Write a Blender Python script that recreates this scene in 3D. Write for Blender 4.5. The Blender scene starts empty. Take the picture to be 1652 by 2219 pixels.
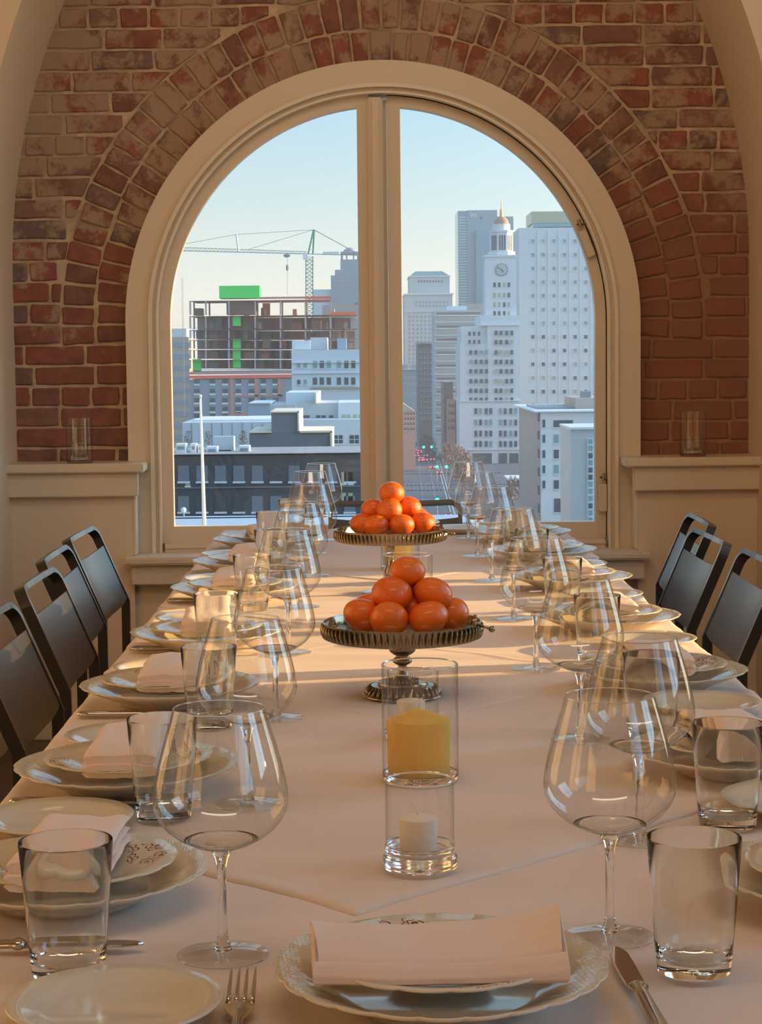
import bpy, math, random
from math import sin, cos, pi, sqrt, radians, atan2
from mathutils import Vector, Matrix, noise

random.seed(7)
SC = bpy.context.scene
COL = SC.collection

# ------------------------------------------------------------------ camera
F = 4155.0
CX, CY = 826.0, 1109.5
EYE = Vector((0, 0, 1.29))
yc = Vector((787 - CX, -(773 - CY), -F)).normalized()          # room's long axis seen by the camera
ucx, ucy = -0.0105, 1.0
ucz = -(ucx * yc.x + ucy * yc.y) / yc.z
zc = Vector((ucx, ucy, ucz)).normalized()
xc = yc.cross(zc)
W2C = Matrix((xc, yc, zc)).transposed()                        # world -> camera (columns are world axes)
C2W = W2C.transposed()
cam = bpy.data.cameras.new('camera')
cam.sensor_fit = 'HORIZONTAL'
cam.sensor_width = 36
cam.lens = 36 * F / 1652
cam.clip_start = 0.05
cam.clip_end = 8000
camo = bpy.data.objects.new('camera', cam)
COL.objects.link(camo)
camo.matrix_world = Matrix.Translation(EYE) @ C2W.to_4x4()
SC.camera = camo


def ray(px, py):
    return C2W @ Vector((px - CX, CY - py, -F))


def P(px, py, D):
    "the point of the plane Y = D seen at a pixel"
    r = ray(px, py)
    return EYE + r * (D / r.y)


def T(px, py, z=0.75):
    "the point of the plane Z = z seen at a pixel"
    r = ray(px, py)
    return EYE + r * ((z - EYE.z) / r.z)


# ------------------------------------------------------------------ world, sun, fill lights, exposure
SC.view_settings.view_transform = 'Standard'
SC.view_settings.look = 'None'
SC.view_settings.exposure = 0.06
SC.view_settings.gamma = 1
SC.view_settings.use_curve_mapping = False
SC.cycles.max_bounces = 20
SC.cycles.transmission_bounces = 20
SC.cycles.glossy_bounces = 8
SC.cycles.diffuse_bounces = 5
SC.cycles.transparent_max_bounces = 60
SC.cycles.sample_clamp_indirect = 6.0
SC.cycles.blur_glossy = 0.6

wd = bpy.data.worlds.new('sky')
SC.world = wd
wd.use_nodes = True
nt = wd.node_tree
bg = nt.nodes['Background']
tc = nt.nodes.new('ShaderNodeTexCoord')
sep = nt.nodes.new('ShaderNodeSeparateXYZ')
mp = nt.nodes.new('ShaderNodeMapRange')
mp.inputs['From Min'].default_value = -0.1
mp.inputs['From Max'].default_value = 0.9
cr = nt.nodes.new('ShaderNodeValToRGB')
nt.links.new(tc.outputs['Generated'], sep.inputs[0])
nt.links.new(sep.outputs['Z'], mp.inputs['Value'])
nt.links.new(mp.outputs[0], cr.inputs[0])
nt.links.new(cr.outputs[0], bg.inputs[0])
dt = nt.nodes.new('ShaderNodeVectorMath')             # the sky brightens broadly towards the low sun
dt.operation = 'DOT_PRODUCT'
dt.inputs[1].default_value = (cos(radians(10)), sin(radians(10)), .14)
nt.links.new(tc.outputs['Generated'], dt.inputs[0])
g1 = nt.nodes.new('ShaderNodeMath')
g1.operation = 'MAXIMUM'
g1.inputs[1].default_value = 0
nt.links.new(dt.outputs['Value'], g1.inputs[0])
g2 = nt.nodes.new('ShaderNodeMath')
g2.operation = 'POWER'
g2.inputs[1].default_value = 3
nt.links.new(g1.outputs[0], g2.inputs[0])
g3 = nt.nodes.new('ShaderNodeMath')
g3.operation = 'MULTIPLY_ADD'
g3.inputs[1].default_value = 6.0
g3.inputs[2].default_value = 1.12
nt.links.new(g2.outputs[0], g3.inputs[0])
nt.links.new(g3.outputs[0], bg.inputs[1])
stops = [(0.0, (.40, .38, .34)), (0.095, (.72, .66, .52)), (0.12, (.78, .77, .60)), (0.145, (.66, .76, .66)), (0.178, (.52, .70, .73)),
         (0.222, (.40, .65, .78)), (0.36, (.34, .60, .86)), (1.0, (.30, .50, .85))]
while len(cr.color_ramp.elements) < len(stops):
    cr.color_ramp.elements.new(0.5)
for e, (p_, c_) in zip(cr.color_ramp.elements, stops):
    e.position = p_
    e.color = (*c_, 1)

SUN_AZ, SUN_EL = radians(10), radians(8.0)
sd = bpy.data.lights.new('sun', 'SUN')
sd.energy = 10
sd.color = (1.0, .60, .22)
sd.angle = radians(0.55)
so = bpy.data.objects.new('sun', sd)
COL.objects.link(so)
sdir = Vector((cos(SUN_AZ) * cos(SUN_EL), sin(SUN_AZ) * cos(SUN_EL), sin(SUN_EL)))
so.rotation_euler = sdir.to_track_quat('Z', 'Y').to_euler()
so.location = sdir * 30


def area(name, loc, size, power, col, aim):
    l = bpy.data.lights.new(name, 'AREA')
    l.shape = 'RECTANGLE'
    l.size, l.size_y = size
    l.energy = power
    l.color = col
    o = bpy.data.objects.new(name, l)
    COL.objects.link(o)
    o.location = loc
    o.rotation_euler = (Vector(aim) - Vector(loc)).to_track_quat('-Z', 'Y').to_euler()
    return o


area('fill_light', (0.1, 3.9, 3.46), (1.8, .5), 15, (1, .78, .56), (0.1, 6.6, 1.2))  # added fill light out of view, brightens the window wall
area('fill_light', (0.1, 1.2, 3.46), (2.2, .5), 27, (1, .80, .60), (0.1, 6.6, 1.2))  # second added fill, unseen, no fixture behind it

# ------------------------------------------------------------------ helpers


def srgb(r, g, b):
    f = lambda v: (v / 255 / 12.92) if v / 255 <= .04045 else ((v / 255 + .055) / 1.055) ** 2.4
    return (f(r), f(g), f(b))


class MB:
    def __init__(s):
        s.v, s.f, s.mi = [], [], []
        s.cur = 0

    def add(s, vs, fs):
        n = len(s.v)
        s.v += [tuple(v) for v in vs]
        s.f += [tuple(i + n for i in f) for f in fs]
        s.mi += [s.cur] * len(fs)
        return s

    def box(s, x0, x1, y0, y1, z0, z1):
        vs = [(x, y, z) for x in (x0, x1) for y in (y0, y1) for z in (z0, z1)]
        return s.add(vs, [(0, 1, 3, 2), (4, 6, 7, 5), (0, 4, 5, 1), (2, 3, 7, 6), (0, 2, 6, 4), (1, 5, 7, 3)])

    def bbox(s, x0, x1, y0, y1, z0, z1, b):
        "box with chamfered edges"
        xs, ys, zs = (x0, x1), (y0, y1), (z0, z1)
        c = [(0, 0, 0)]
        import bmesh
        bm = bmesh.new()
        vs = [bm.verts.new((x, y, z)) for x in xs for y in ys for z in zs]
        for f in [(0, 1, 3, 2), (4, 6, 7, 5), (0, 4, 5, 1), (2, 3, 7, 6), (0, 2, 6, 4), (1, 5, 7, 3)]:
            bm.faces.new([vs[i] for i in f])
        bmesh.ops.bevel(bm, geom=bm.edges[:], offset=b, segments=2, affect='EDGES')
        bm.verts.index_update()
        s.add([v.co for v in bm.verts], [[v.index for v in f.verts] for f in bm.faces])
        bm.free()
        return s

    def prism(s, poly, y0, y1):
        "polygon in (x, z), extruded along y"
        n = len(poly)
        vs = [(x, y0, z) for x, z in poly] + [(x, y1, z) for x, z in poly]
        return s.add(vs, [tuple(range(n)), tuple(range(2 * n - 1, n - 1, -1))] + [(i, i + n, (i + 1) % n + n, (i + 1) % n) for i in range(n)])

    def strip(s, a, b, y0, y1):
        "solid between two equally long outlines in (x, z)"
        n = len(a)
        vs = [(x, y0, z) for x, z in a] + [(x, y0, z) for x, z in b] + [(x, y1, z) for x, z in a] + [(x, y1, z) for x, z in b]
        fs = []
        for i in range(n - 1):
            fs += [(i, i + 1, n + i + 1, n + i), (2 * n + i, 3 * n + i, 3 * n + i + 1, 2 * n + i + 1),
                   (i, 2 * n + i, 2 * n + i + 1, i + 1), (n + i, n + i + 1, 3 * n + i + 1, 3 * n + i)]
        for i in (0, n - 1):
            fs.append((i, n + i, 3 * n + i, 2 * n + i))
        return s.add(vs, fs)

    def lathe(s, prof, seg=48, mod=None, c=(0, 0), cap=True):
        n = len(prof)
        vs, fs = [], []
        for k in range(seg):
            a = 2 * pi * k / seg
            for j, (r, z) in enumerate(prof):
                if mod:
                    r, z = mod(r, z, a)
                vs.append((c[0] + r * cos(a), c[1] + r * sin(a), z))
        for k in range(seg):
            q = (k + 1) % seg
            for j in range(n - 1):
                r0, r1 = prof[j][0], prof[j + 1][0]
                A, B, C_, D_ = k * n + j, q * n + j, q * n + j + 1, k * n + j + 1
                if r0 < 1e-7:
                    fs.append((0 * n + j, C_, D_))
                elif r1 < 1e-7:
                    fs.append((A, B, 0 * n + j + 1))
                else:
                    fs.append((A, B, C_, D_))
        return s.add(vs, fs)

    def tube(s, pts, r, seg=8, cap=True):
        pts = [Vector(p) for p in pts]
        rs = r if isinstance(r, (list, tuple)) else [r] * len(pts)
        vs, fs = [], []
        up = None
        for i, p in enumerate(pts):
            t = (pts[min(i + 1, len(pts) - 1)] - pts[max(i - 1, 0)]).normalized()
            if up is None:
                up = t.orthogonal().normalized()
            up = (up - t * up.dot(t)).normalized()
            w = t.cross(up)
            for k in range(seg):
                a = 2 * pi * k / seg
                vs.append(p + (up * cos(a) + w * sin(a)) * rs[i])
        m = len(pts)
        for i in range(m - 1):
            for k in range(seg):
                q = (k + 1) % seg
                fs.append((i * seg + k, i * seg + q, (i + 1) * seg + q, (i + 1) * seg + k))
        if cap:
            fs += [tuple(range(seg - 1, -1, -1)), tuple((m - 1) * seg + k for k in range(seg))]
        return s.add(vs, fs)

    def ball(s, c, r, seg=12, ring=8):
        rx, ry, rz = r if isinstance(r, tuple) else (r, r, r)
        prof = [(sin(pi * j / ring), -cos(pi * j / ring)) for j in range(ring + 1)]
        prof[0] = (0, -1)
        prof[-1] = (0, 1)
        t = MB()
        t.lathe(prof, seg)
        return s.add([(c[0] + x * rx, c[1] + y * ry, c[2] + z * rz) for x, y, z in t.v], t.f)

    def grid(s, nx, ny, fn):
        vs = [fn(i / nx, j / ny) for j in range(ny + 1) for i in range(nx + 1)]
        fs = [(j * (nx + 1) + i, j * (nx + 1) + i + 1, (j + 1) * (nx + 1) + i + 1, (j + 1) * (nx + 1) + i) for j in range(ny) for i in range(nx)]
        return s.add(vs, fs)

    def mesh(s, name, mat, smooth=False):
        me = bpy.data.meshes.new(name)
        me.from_pydata(s.v, [], s.f)
        mats = mat if isinstance(mat, (list, tuple)) else [mat]
        for m in mats:
            me.materials.append(m)
        if len(mats) > 1:
            me.polygons.foreach_set('material_index', s.mi)
        import bmesh
        bm = bmesh.new()
        bm.from_mesh(me)
        loose = [v for v in bm.verts if not v.link_faces]
        if loose:
            bmesh.ops.delete(bm, geom=loose, context='VERTS')
        bmesh.ops.recalc_face_normals(bm, faces=bm.faces)
        bm.to_mesh(me)
        bm.free()
        if smooth:
            me.shade_smooth()
            if smooth != 'all':
                me.set_sharp_from_angle(angle=radians(38))
        return me

    def build(s, name, mat, parent=None, smooth=False, loc=None):
        return obj(name, s.mesh(name, mat, smooth), parent, loc)


def obj(name, me, parent=None, loc=None, rot=None):
    o = bpy.data.objects.new(name, me)
    COL.objects.link(o)
    if parent is not None:
        o.parent = parent
    if loc is not None:
        o.location = loc
    if rot is not None:
        o.rotation_euler = rot
    return o


def tag(o, label=None, cat=None, group=None, kind=None):
    if label:
        o['label'] = label
    if cat:
        o['category'] = cat
    if group:
        o['group'] = group
    if kind:
        o['kind'] = kind
    return o


def empty(name, loc=(0, 0, 0), rz=0, label=None, cat=None, group=None, kind=None):
    o = bpy.data.objects.new(name, None)
    COL.objects.link(o)
    o.empty_display_size = 0.05
    o.location = loc
    o.rotation_euler = (0, 0, rz)
    return tag(o, label, cat, group, kind)


KIDS = {}


def kids(o):
    return [c for c in COL.objects if c.parent == o]


def dup(root, loc, rz=0, label=None, group=None, ks=None):
    r = root.copy()
    COL.objects.link(r)
    r.location = loc
    r.rotation_euler = (0, 0, rz)
    if label:
        r['label'] = label
    if group:
        r['group'] = group
    for ch in list(root.children):
        c = ch.copy()
        COL.objects.link(c)
        c.parent = r
        for g in list(ch.children):
            d = g.copy()
            COL.objects.link(d)
            d.parent = c
    return r


# ------------------------------------------------------------------ materials
def nmat(name):
    m = bpy.data.materials.new(name)
    m.use_nodes = True
    return m, m.node_tree, m.node_tree.nodes['Principled BSDF']


def plain(name, col, rough=.6, metal=0, bump=0, bscale=60, var=0.0, vscale=3.0, spec=.5, sheen=0, sss=0, emit=None, estr=0, trans=0):
    m, t, b = nmat(name)
    b.inputs['Base Color'].default_value = (*col, 1)
    b.inputs['Roughness'].default_value = rough
    b.inputs['Metallic'].default_value = metal
    b.inputs['Specular IOR Level'].default_value = spec
    if sheen:
        b.inputs['Sheen Weight'].default_value = sheen
    if sss:
        b.inputs['Subsurface Weight'].default_value = sss
        b.inputs['Subsurface Radius'].default_value = (.012, .006, .003)
    if emit:
        b.inputs['Emission Color'].default_value = (*emit, 1)
        b.inputs['Emission Strength'].default_value = estr
    tcn = t.nodes.new('ShaderNodeTexCoord')
    if var:
        n = t.nodes.new('ShaderNodeTexNoise')
        n.inputs['Scale'].default_value = vscale
        n.inputs['Detail'].default_value = 5
        t.links.new(tcn.outputs['Object'], n.inputs['Vector'])
        mx = t.nodes.new('ShaderNodeMix')
        mx.data_type = 'RGBA'
        mx.inputs['A'].default_value = (*[c * (1 - var) for c in col], 1)
        mx.inputs['B'].default_value = (*[min(1, c * (1 + var)) for c in col], 1)
        t.links.new(n.outputs[0], mx.inputs['Factor'])
        t.links.new(mx.outputs['Result'], b.inputs['Base Color'])
    if bump:
        n = t.nodes.new('ShaderNodeTexNoise')
        n.inputs['Scale'].default_value = bscale
        n.inputs['Detail'].default_value = 4
        t.links.new(tcn.outputs['Object'], n.inputs['Vector'])
        bp = t.nodes.new('ShaderNodeBump')
        bp.inputs['Strength'].default_value = bump
        bp.inputs['Distance'].default_value = .002
        t.links.new(n.outputs[0], bp.inputs['Height'])
        t.links.new(bp.outputs[0], b.inputs['Normal'])
    return m


def thin_glass(name, f0=.07, edge=(.70, .72, .68), power=4.0, tint=(.985, .99, .985)):
    m = bpy.data.materials.new(name)
    m.use_nodes = True
    t = m.node_tree
    t.nodes.remove(t.nodes['Principled BSDF'])
    out = t.nodes['Material Output']
    lw = t.nodes.new('ShaderNodeLayerWeight')
    lw.inputs[0].default_value = .5
    p5 = t.nodes.new('ShaderNodeMath')
    p5.operation = 'POWER'
    p5.inputs[1].default_value = 4.5
    t.links.new(lw.outputs['Facing'], p5.inputs[0])
    sch = t.nodes.new('ShaderNodeMapRange')
    sch.inputs['To Min'].default_value = f0
    sch.inputs['To Max'].default_value = .95
    t.links.new(p5.outputs[0], sch.inputs['Value'])
    p3 = t.nodes.new('ShaderNodeMath')
    p3.operation = 'POWER'
    p3.inputs[1].default_value = power
    t.links.new(lw.outputs['Facing'], p3.inputs[0])
    mx = t.nodes.new('ShaderNodeMix')
    mx.data_type = 'RGBA'
    mx.inputs['A'].default_value = (*tint, 1)
    mx.inputs['B'].default_value = (*edge, 1)
    t.links.new(p3.outputs[0], mx.inputs['Factor'])
    tr = t.nodes.new('ShaderNodeBsdfTransparent')
    t.links.new(mx.outputs['Result'], tr.inputs[0])
    gl = t.nodes.new('ShaderNodeBsdfGlossy')
    gl.inputs['Roughness'].default_value = 0.01
    ms = t.nodes.new('ShaderNodeMixShader')
    t.links.new(sch.outputs[0], ms.inputs[0])
    t.links.new(tr.outputs[0], ms.inputs[1])
    t.links.new(gl.outputs[0], ms.inputs[2])
    t.links.new(ms.outputs[0], out.inputs[0])
    return m


def solid_glass(name, col=(1, 1, 1), ior=1.5):
    m, t, b = nmat(name)
    b.inputs['Base Color'].default_value = (*col, 1)
    b.inputs['Roughness'].default_value = 0
    b.inputs['IOR'].default_value = ior
    b.inputs['Transmission Weight'].default_value = 1
    return m


M = {}
M['plaster'] = plain('cream_paint', (.74, .60, .43), .55, bump=.15, bscale=40, var=.03)
M['trim'] = plain('cream_gloss_paint', (.72, .60, .45), .38, bump=.05, bscale=25, var=.02)
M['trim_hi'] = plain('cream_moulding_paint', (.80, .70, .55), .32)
M['floor'] = plain('dark_wood_floor', (.07, .035, .02), .3, var=.4, vscale=8)
M['ceiling'] = plain('ceiling_paint', (.72, .62, .46), .7)
M['glass_pane'] = thin_glass('window_pane_glass', f0=.035, edge=(.9, .92, .9), tint=(.985, .99, .99))
M['bowl'] = thin_glass('goblet_glass', f0=.095)
M['foot'] = thin_glass('goblet_foot_glass', f0=.05, edge=(.95, .96, .94))
M['tumbler'] = solid_glass('tumbler_glass', (.97, .985, .97), 1.48)
M['clear'] = solid_glass('clear_glass', (1, 1, 1), 1.48)
M['cyl'] = thin_glass('cylinder_glass', f0=.06, edge=(.55, .56, .5))
M['porcelain'] = plain('cream_porcelain', (.72, .66, .53), .08, bump=0, spec=.6, sss=0)
M['chair'] = plain('dark_stained_ply', (.028, .027, .024), .34, bump=.25, bscale=90, var=.2, vscale=20, spec=.55)
M['chair_frame'] = plain('black_steel', (.016, .015, .013), .28, spec=.6)
for k_ in ('chair', 'chair_frame'):
    b_ = M[k_].node_tree.nodes['Principled BSDF']
    b_.inputs['Coat Weight'].default_value = .18
    b_.inputs['Coat Roughness'].default_value = .28
    b_.inputs['Coat IOR'].default_value = 1.7
M['steel'] = plain('polished_cutlery_steel', (.62, .58, .52), .13, metal=1)
M['silver'] = plain('antique_silver', (.33, .27, .19), .20, metal=1, bump=.3, bscale=160, var=.35, vscale=40)
M['tray'] = plain('polished_silver_tray', (.62, .58, .50), .16, metal=1)
M['wax'] = plain('white_wax', (.86, .78, .66), .45, sss=.4)
M['ywax'] = plain('yellow_wax', (.86, .55, .10), .4, sss=.5)
M['wick'] = plain('wick', (.85, .78, .6), .8)
M['wood'] = plain('table_wood', (.12, .06, .03), .5)


def fabric(name, col, scale=900, wr=0):
    m, t, b = nmat(name)
    b.inputs['Roughness'].default_value = .85
    b.inputs['Sheen Weight'].default_value = .15
    b.inputs['Base Color'].default_value = (*col, 1)
    tcn = t.nodes.new('ShaderNodeTexCoord')
    n = t.nodes.new('ShaderNodeTexNoise')
    n.inputs['Scale'].default_value = scale
    n.inputs['Detail'].default_value = 2
    t.links.new(tcn.outputs['Object'], n.inputs['Vector'])
    bp = t.nodes.new('ShaderNodeBump')
    bp.inputs['Strength'].default_value = .25
    bp.inputs['Distance'].default_value = .0006
    t.links.new(n.outputs[0], bp.inputs['Height'])
    t.links.new(bp.outputs[0], b.inputs['Normal'])
    return m


M['cloth'] = fabric('white_tablecloth', (.80, .68, .60))
M['cloth2'] = fabric('overlay_cloth', (.79, .665, .58))
M['napkin'] = fabric('napkin_linen', (.84, .68, .59), 700)


def brick_mat(name, mortar=False):
    m, t, b = nmat(name)
    N, L = t.nodes.new, t.links.new
    geo = N('ShaderNodeNewGeometry')
    oi = N('ShaderNodeObjectInfo')
    b.inputs['Roughness'].default_value = .9

    def noi(scale, detail=5, rough=.6, off=None):
        n = N('ShaderNodeTexNoise')
        n.inputs['Scale'].default_value = scale
        n.inputs['Detail'].default_value = detail
        n.inputs['Roughness'].default_value = rough
        if off:
            va = N('ShaderNodeVectorMath')
            va.operation = 'ADD'
            va.inputs[1].default_value = off
            L(geo.outputs['Position'], va.inputs[0])
            L(va.outputs[0], n.inputs['Vector'])
        else:
            L(geo.outputs['Position'], n.inputs['Vector'])
        return n
    ramp = N('ShaderNodeValToRGB')
    cols = ([(0, srgb(148, 96, 80)), (.22, srgb(158, 96, 80)), (.45, srgb(136, 94, 84)), (.62, srgb(152, 112, 96)), (.8, srgb(122, 104, 98)), (1, srgb(160, 94, 78))]
            if not mortar else [(0, srgb(196, 168, 138)), (1, srgb(226, 204, 172))])
    while len(ramp.color_ramp.elements) < len(cols):
        ramp.color_ramp.elements.new(.5)
    for e, (p_, c_) in zip(ramp.color_ramp.elements, cols):
        e.position = p_
        e.color = (*c_, 1)
    if mortar:
        L(noi(14).outputs[0], ramp.inputs[0])
    else:
        L(oi.outputs['Random'], ramp.inputs[0])
    # mottling
    mot = N('ShaderNodeMix')
    mot.data_type = 'RGBA'
    mot.blend_type = 'MULTIPLY'
    mr = N('ShaderNodeMapRange')
    mr.inputs['From Min'].default_value = .3
    mr.inputs['From Max'].default_value = .7
    mr.inputs['To Min'].default_value = .62
    mr.inputs['To Max'].default_value = 1.15
    L(noi(22).outputs[0], mr.inputs['Value'])
    mot.inputs['Factor'].default_value = .8
    L(ramp.outputs[0], mot.inputs['A'])
    L(mr.outputs[0], mot.inputs['B'])
    # limewash: more at the upper left
    sepn = N('ShaderNodeSeparateXYZ')
    L(geo.outputs['Position'], sepn.inputs[0])
    h = N('ShaderNodeMapRange')
    h.inputs['From Min'].default_value = 1.3
    h.inputs['From Max'].default_value = 2.0
    h.inputs['To Min'].default_value = -.12
    h.inputs['To Max'].default_value = .055
    L(sepn.outputs['Z'], h.inputs['Value'])
    xm = N('ShaderNodeMapRange')
    xm.inputs['From Min'].default_value = -1.2
    xm.inputs['From Max'].default_value = 1.3
    xm.inputs['To Min'].default_value = .035
    xm.inputs['To Max'].default_value = -.025
    L(sepn.outputs['X'], xm.inputs['Value'])
    ad = N('ShaderNodeMath')
    L(h.outputs[0], ad.inputs[0])
    L(xm.outputs[0], ad.inputs[1])
    ad2 = N('ShaderNodeMath')
    L(ad.outputs[0], ad2.inputs[0])
    L(noi(8.5, 9, .68, (3, 1, 7)).outputs[0], ad2.inputs[1])
    msk = N('ShaderNodeMapRange')
    msk.inputs['From Min'].default_value = .52
    msk.inputs['From Max'].default_value = .60
    msk.inputs['To Max'].default_value = .75
    L(ad2.outputs[0], msk.inputs['Value'])
    lime = N('ShaderNodeMix')
    lime.data_type = 'RGBA'
    L(msk.outputs[0], lime.inputs['Factor'])
    L(mot.outputs['Result'], lime.inputs['A'])
    lime.inputs['B'].default_value = (*(srgb(180, 156, 132)), 1)
    # lower right: old brown paint over bricks and joints
    px = N('ShaderNodeMapRange')
    px.inputs['From Min'].default_value = .55
    px.inputs['From Max'].default_value = .8
    L(sepn.outputs['X'], px.inputs['Value'])
    pz = N('ShaderNodeMapRange')
    pz.inputs['From Min'].default_value = 1.95
    pz.inputs['From Max'].default_value = 1.66
    L(sepn.outputs['Z'], pz.inputs['Value'])
    pm = N('ShaderNodeMath')
    pm.operation = 'MULTIPLY'
    L(px.outputs[0], pm.inputs[0])
    L(pz.outputs[0], pm.inputs[1])
    pm2 = N('ShaderNodeMath')
    pm2.operation = 'MULTIPLY'
    L(pm.outputs[0], pm2.inputs[0])
    pm2.inputs[1].default_value = .78
    br = N('ShaderNodeMix')
    br.data_type = 'RGBA'
    L(pm2.outputs[0], br.inputs['Factor'])
    L(lime.outputs['Result'], br.inputs['A'])
    br.inputs['B'].default_value = (*(srgb(146, 98, 76)), 1)
    L(br.outputs['Result'], b.inputs['Base Color'])
    bp = N('ShaderNodeBump')
    bp.inputs['Strength'].default_value = .9
    bp.inputs['Distance'].default_value = .006
    L(noi(35, 8, .7).outputs[0], bp.inputs['Height'])
    L(bp.outputs[0], b.inputs['Normal'])
    return m


M['brick'] = brick_mat('old_red_brick')
M['mortar'] = brick_mat('lime_mortar', True)

# ------------------------------------------------------------------ room shell
YB, YC, YW, YS = 6.62, 6.56, 6.47, 6.40     # brick face, casing face, lower wall face, sill nosing
YA = 6.03                                     # room side of the big arch
ZF = 0.0
LX, RX = -2.4, 2.6
ZT = 3.5
tag(MB().box(LX - .2, RX + .2, -3, 7, -.1, ZF).build('floor', M['floor']), kind='structure')
tag(MB().box(LX - .2, RX + .2, -3, 7, ZT, ZT + .1).build('ceiling', M['ceiling']), kind='structure')
tag(MB().box(LX - .2, LX, -3, 6.9, 0, ZT).build('wall_left', M['plaster']), kind='structure')
tag(MB().box(LX, RX, -3.2, -3, 0, ZT).build('wall_rear', M['plaster']), kind='structure')

# right wall with its tall windows
WINS = [(3.60, 5.20, .78, 2.9), (1.25, 2.25, 1.28, 2.9), (-1.6, .3, 1.28, 2.9)]
w = MB()
ys = -3.0
for (a, b_, z0, z1) in sorted(WINS):
    w.box(RX, RX + .2, ys, a, 0, ZT)
    w.box(RX, RX + .2, a, b_, 0, z0)
    w.box(RX, RX + .2, a, b_, z1, ZT)
    ys = b_
w.box(RX, RX + .2, ys, 6.9, 0, ZT)
tag(w.build('wall_right', M['plaster']), kind='structure')
for k, (a, b_, z0, z1) in enumerate(WINS):
    wr = empty('window_%d' % (k + 2), (RX + .1, (a + b_) / 2, z0), kind='structure')
    hw, hh = (b_ - a) / 2, z1 - z0
    m = MB()
    for s in (-1, 1):
        m.box(-.04, .04, s * hw - .03, s * hw + .03, 0, hh)
    m.box(-.04, .04, -hw, hw, -.03, .03).box(-.04, .04, -hw, hw, hh - .03, hh + .03)
    m.box(-.025, .025, -.02, .02, 0, hh).box(-.02, .02, -hw, hw, hh * .66 - .015, hh * .66 + .015)
    m.build('window_frame', M['trim'], wr)
    MB().box(-.003, .003, -hw, hw, 0, hh).build('glass_pane', M['glass_pane'], wr)

# big plastered arch around the brick niche
pa, pb = P(28, 600, YB), P(1624, 600, YB)
ACX = (pa.x + pb.x) / 2
AA = (pb.x - pa.x) / 2
AZ = P(826, 590, YB).z
AB = 1070 * YB / F


def ell(a, b, cx, cz, zb, n=56):
    pts = [(cx - a, zb)]
    pts += [(cx - a * cos(pi * i / n), cz + b * sin(pi * i / n)) for i in range(n + 1)]
    pts += [(cx + a, zb)]
    return pts


inner = ell(AA, AB, ACX, AZ, 0)
outer = []
for i, (x, z) in enumerate(inner):
    if i in (0,):
        outer.append((LX, 0))
    elif i == len(inner) - 1:
        outer.append((RX, 0))
    else:
        dx, dz = x - ACX, max(z - AZ, 0)
        if dz < 1e-4:
            outer.append((LX if dx < 0 else RX, AZ))
            continue
        tx = ((RX if dx > 0 else LX) - ACX) / dx if abs(dx) > 1e-4 else 1e9
        tz = (ZT - AZ) / dz
        k = min(tx, tz)
        outer.append((ACX + dx * k, AZ + dz * k))
am = MB().strip(inner, outer, YA, 6.9)
tag(am.build('wall_arch', M['plaster'], smooth=True), kind='structure')

# window geometry (radii in metres about the arch centre)
wc = P(831, 697, YC)
WX, WZ = wc.x, wc.z
R_out = 556 * YC / F
Z_ST = P(831, 1203, YS).z                      # stool top
Z_SH = P(160, 1006, 6.41).z                    # shelf slab top, left

# brick wall core with mortar face (open behind the window)
fw = R_out - .03
wallb = empty('wall_back', (0, YB, 0), kind='structure')
oo = ell(1.42, 1.85, ACX, AZ, .4, 40)
n = len(oo)
ii = ell(fw, fw, WX, WZ, .4, 40)
core = MB()
core.strip([(x, z) for x, z in ii], [(x, z) for x, z in oo], .004, .26)
core.build('mortar_bed', M['mortar'], wallb)


def clip(poly, p, q):
    "keep the side of the line p->q where cross >= 0"
    out = []
    for i in range(len(poly)):
        a, b = poly[i], poly[(i + 1) % len(poly)]
        ca = (q[0] - p[0]) * (a[1] - p[1]) - (q[1] - p[1]) * (a[0] - p[0])
        cb = (q[0] - p[0]) * (b[1] - p[1]) - (q[1] - p[1]) * (b[0] - p[0])
        if ca >= 0:
            out.append(a)
        if (ca >= 0) != (cb >= 0):
            t = ca / (ca - cb)
            out.append((a[0] + (b[0] - a[0]) * t, a[1] + (b[1] - a[1]) * t))
    return out


NB = [0]


def brick(poly, proud):
    "one brick: outline in (x, z), worn corners, chamfered face"
    if len(poly) < 3:
        return
    A = abs(sum(poly[i][0] * poly[(i + 1) % len(poly)][1] - poly[(i + 1) % len(poly)][0] * poly[i][1] for i in range(len(poly)))) / 2
    if A < .0006:
        return
    cx = sum(p[0] for p in poly) / len(poly)
    cz = sum(p[1] for p in poly) / len(poly)
    fine = []
    for i in range(len(poly)):
        a, b = poly[i], poly[(i + 1) % len(poly)]
        L_ = math.hypot(b[0] - a[0], b[1] - a[1])
        if L_ < .004:
            continue
        k = 3 if L_ > .12 else 2
        ts = [min(.1, .004 / L_)] + [j / k for j in range(1, k)] + [1 - min(.1, .004 / L_)]
        for t in ts:
            j = .0024
            fine.append((a[0] + (b[0] - a[0]) * t + random.uniform(-j, j) - cx, a[1] + (b[1] - a[1]) * t + random.uniform(-j, j) - cz))
    n = len(fine)
    if n < 3:
        return
    ins = [(x * (1 - .0045 / max(.02, abs(x))), z * (1 - .0045 / max(.02, abs(z)))) for x, z in fine]
    vs = [(x, .02, z) for x, z in fine] + [(x, -proud + .004 + random.uniform(0, .0015), z) for x, z in fine] + [(x, -proud + random.uniform(-.0008, .0008), z) for x, z in ins]
    fs = []
    for i in range(n):
        q = (i + 1) % n
        fs += [(i, q, n + q, n + i), (n + i, n + q, 2 * n + q, 2 * n + i)]
    fs.append(tuple(2 * n + i for i in range(n)))
    MB().add(vs, fs).build('brick', M['brick'], wallb, loc=(cx, 0, cz))
    NB[0] += 1


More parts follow.
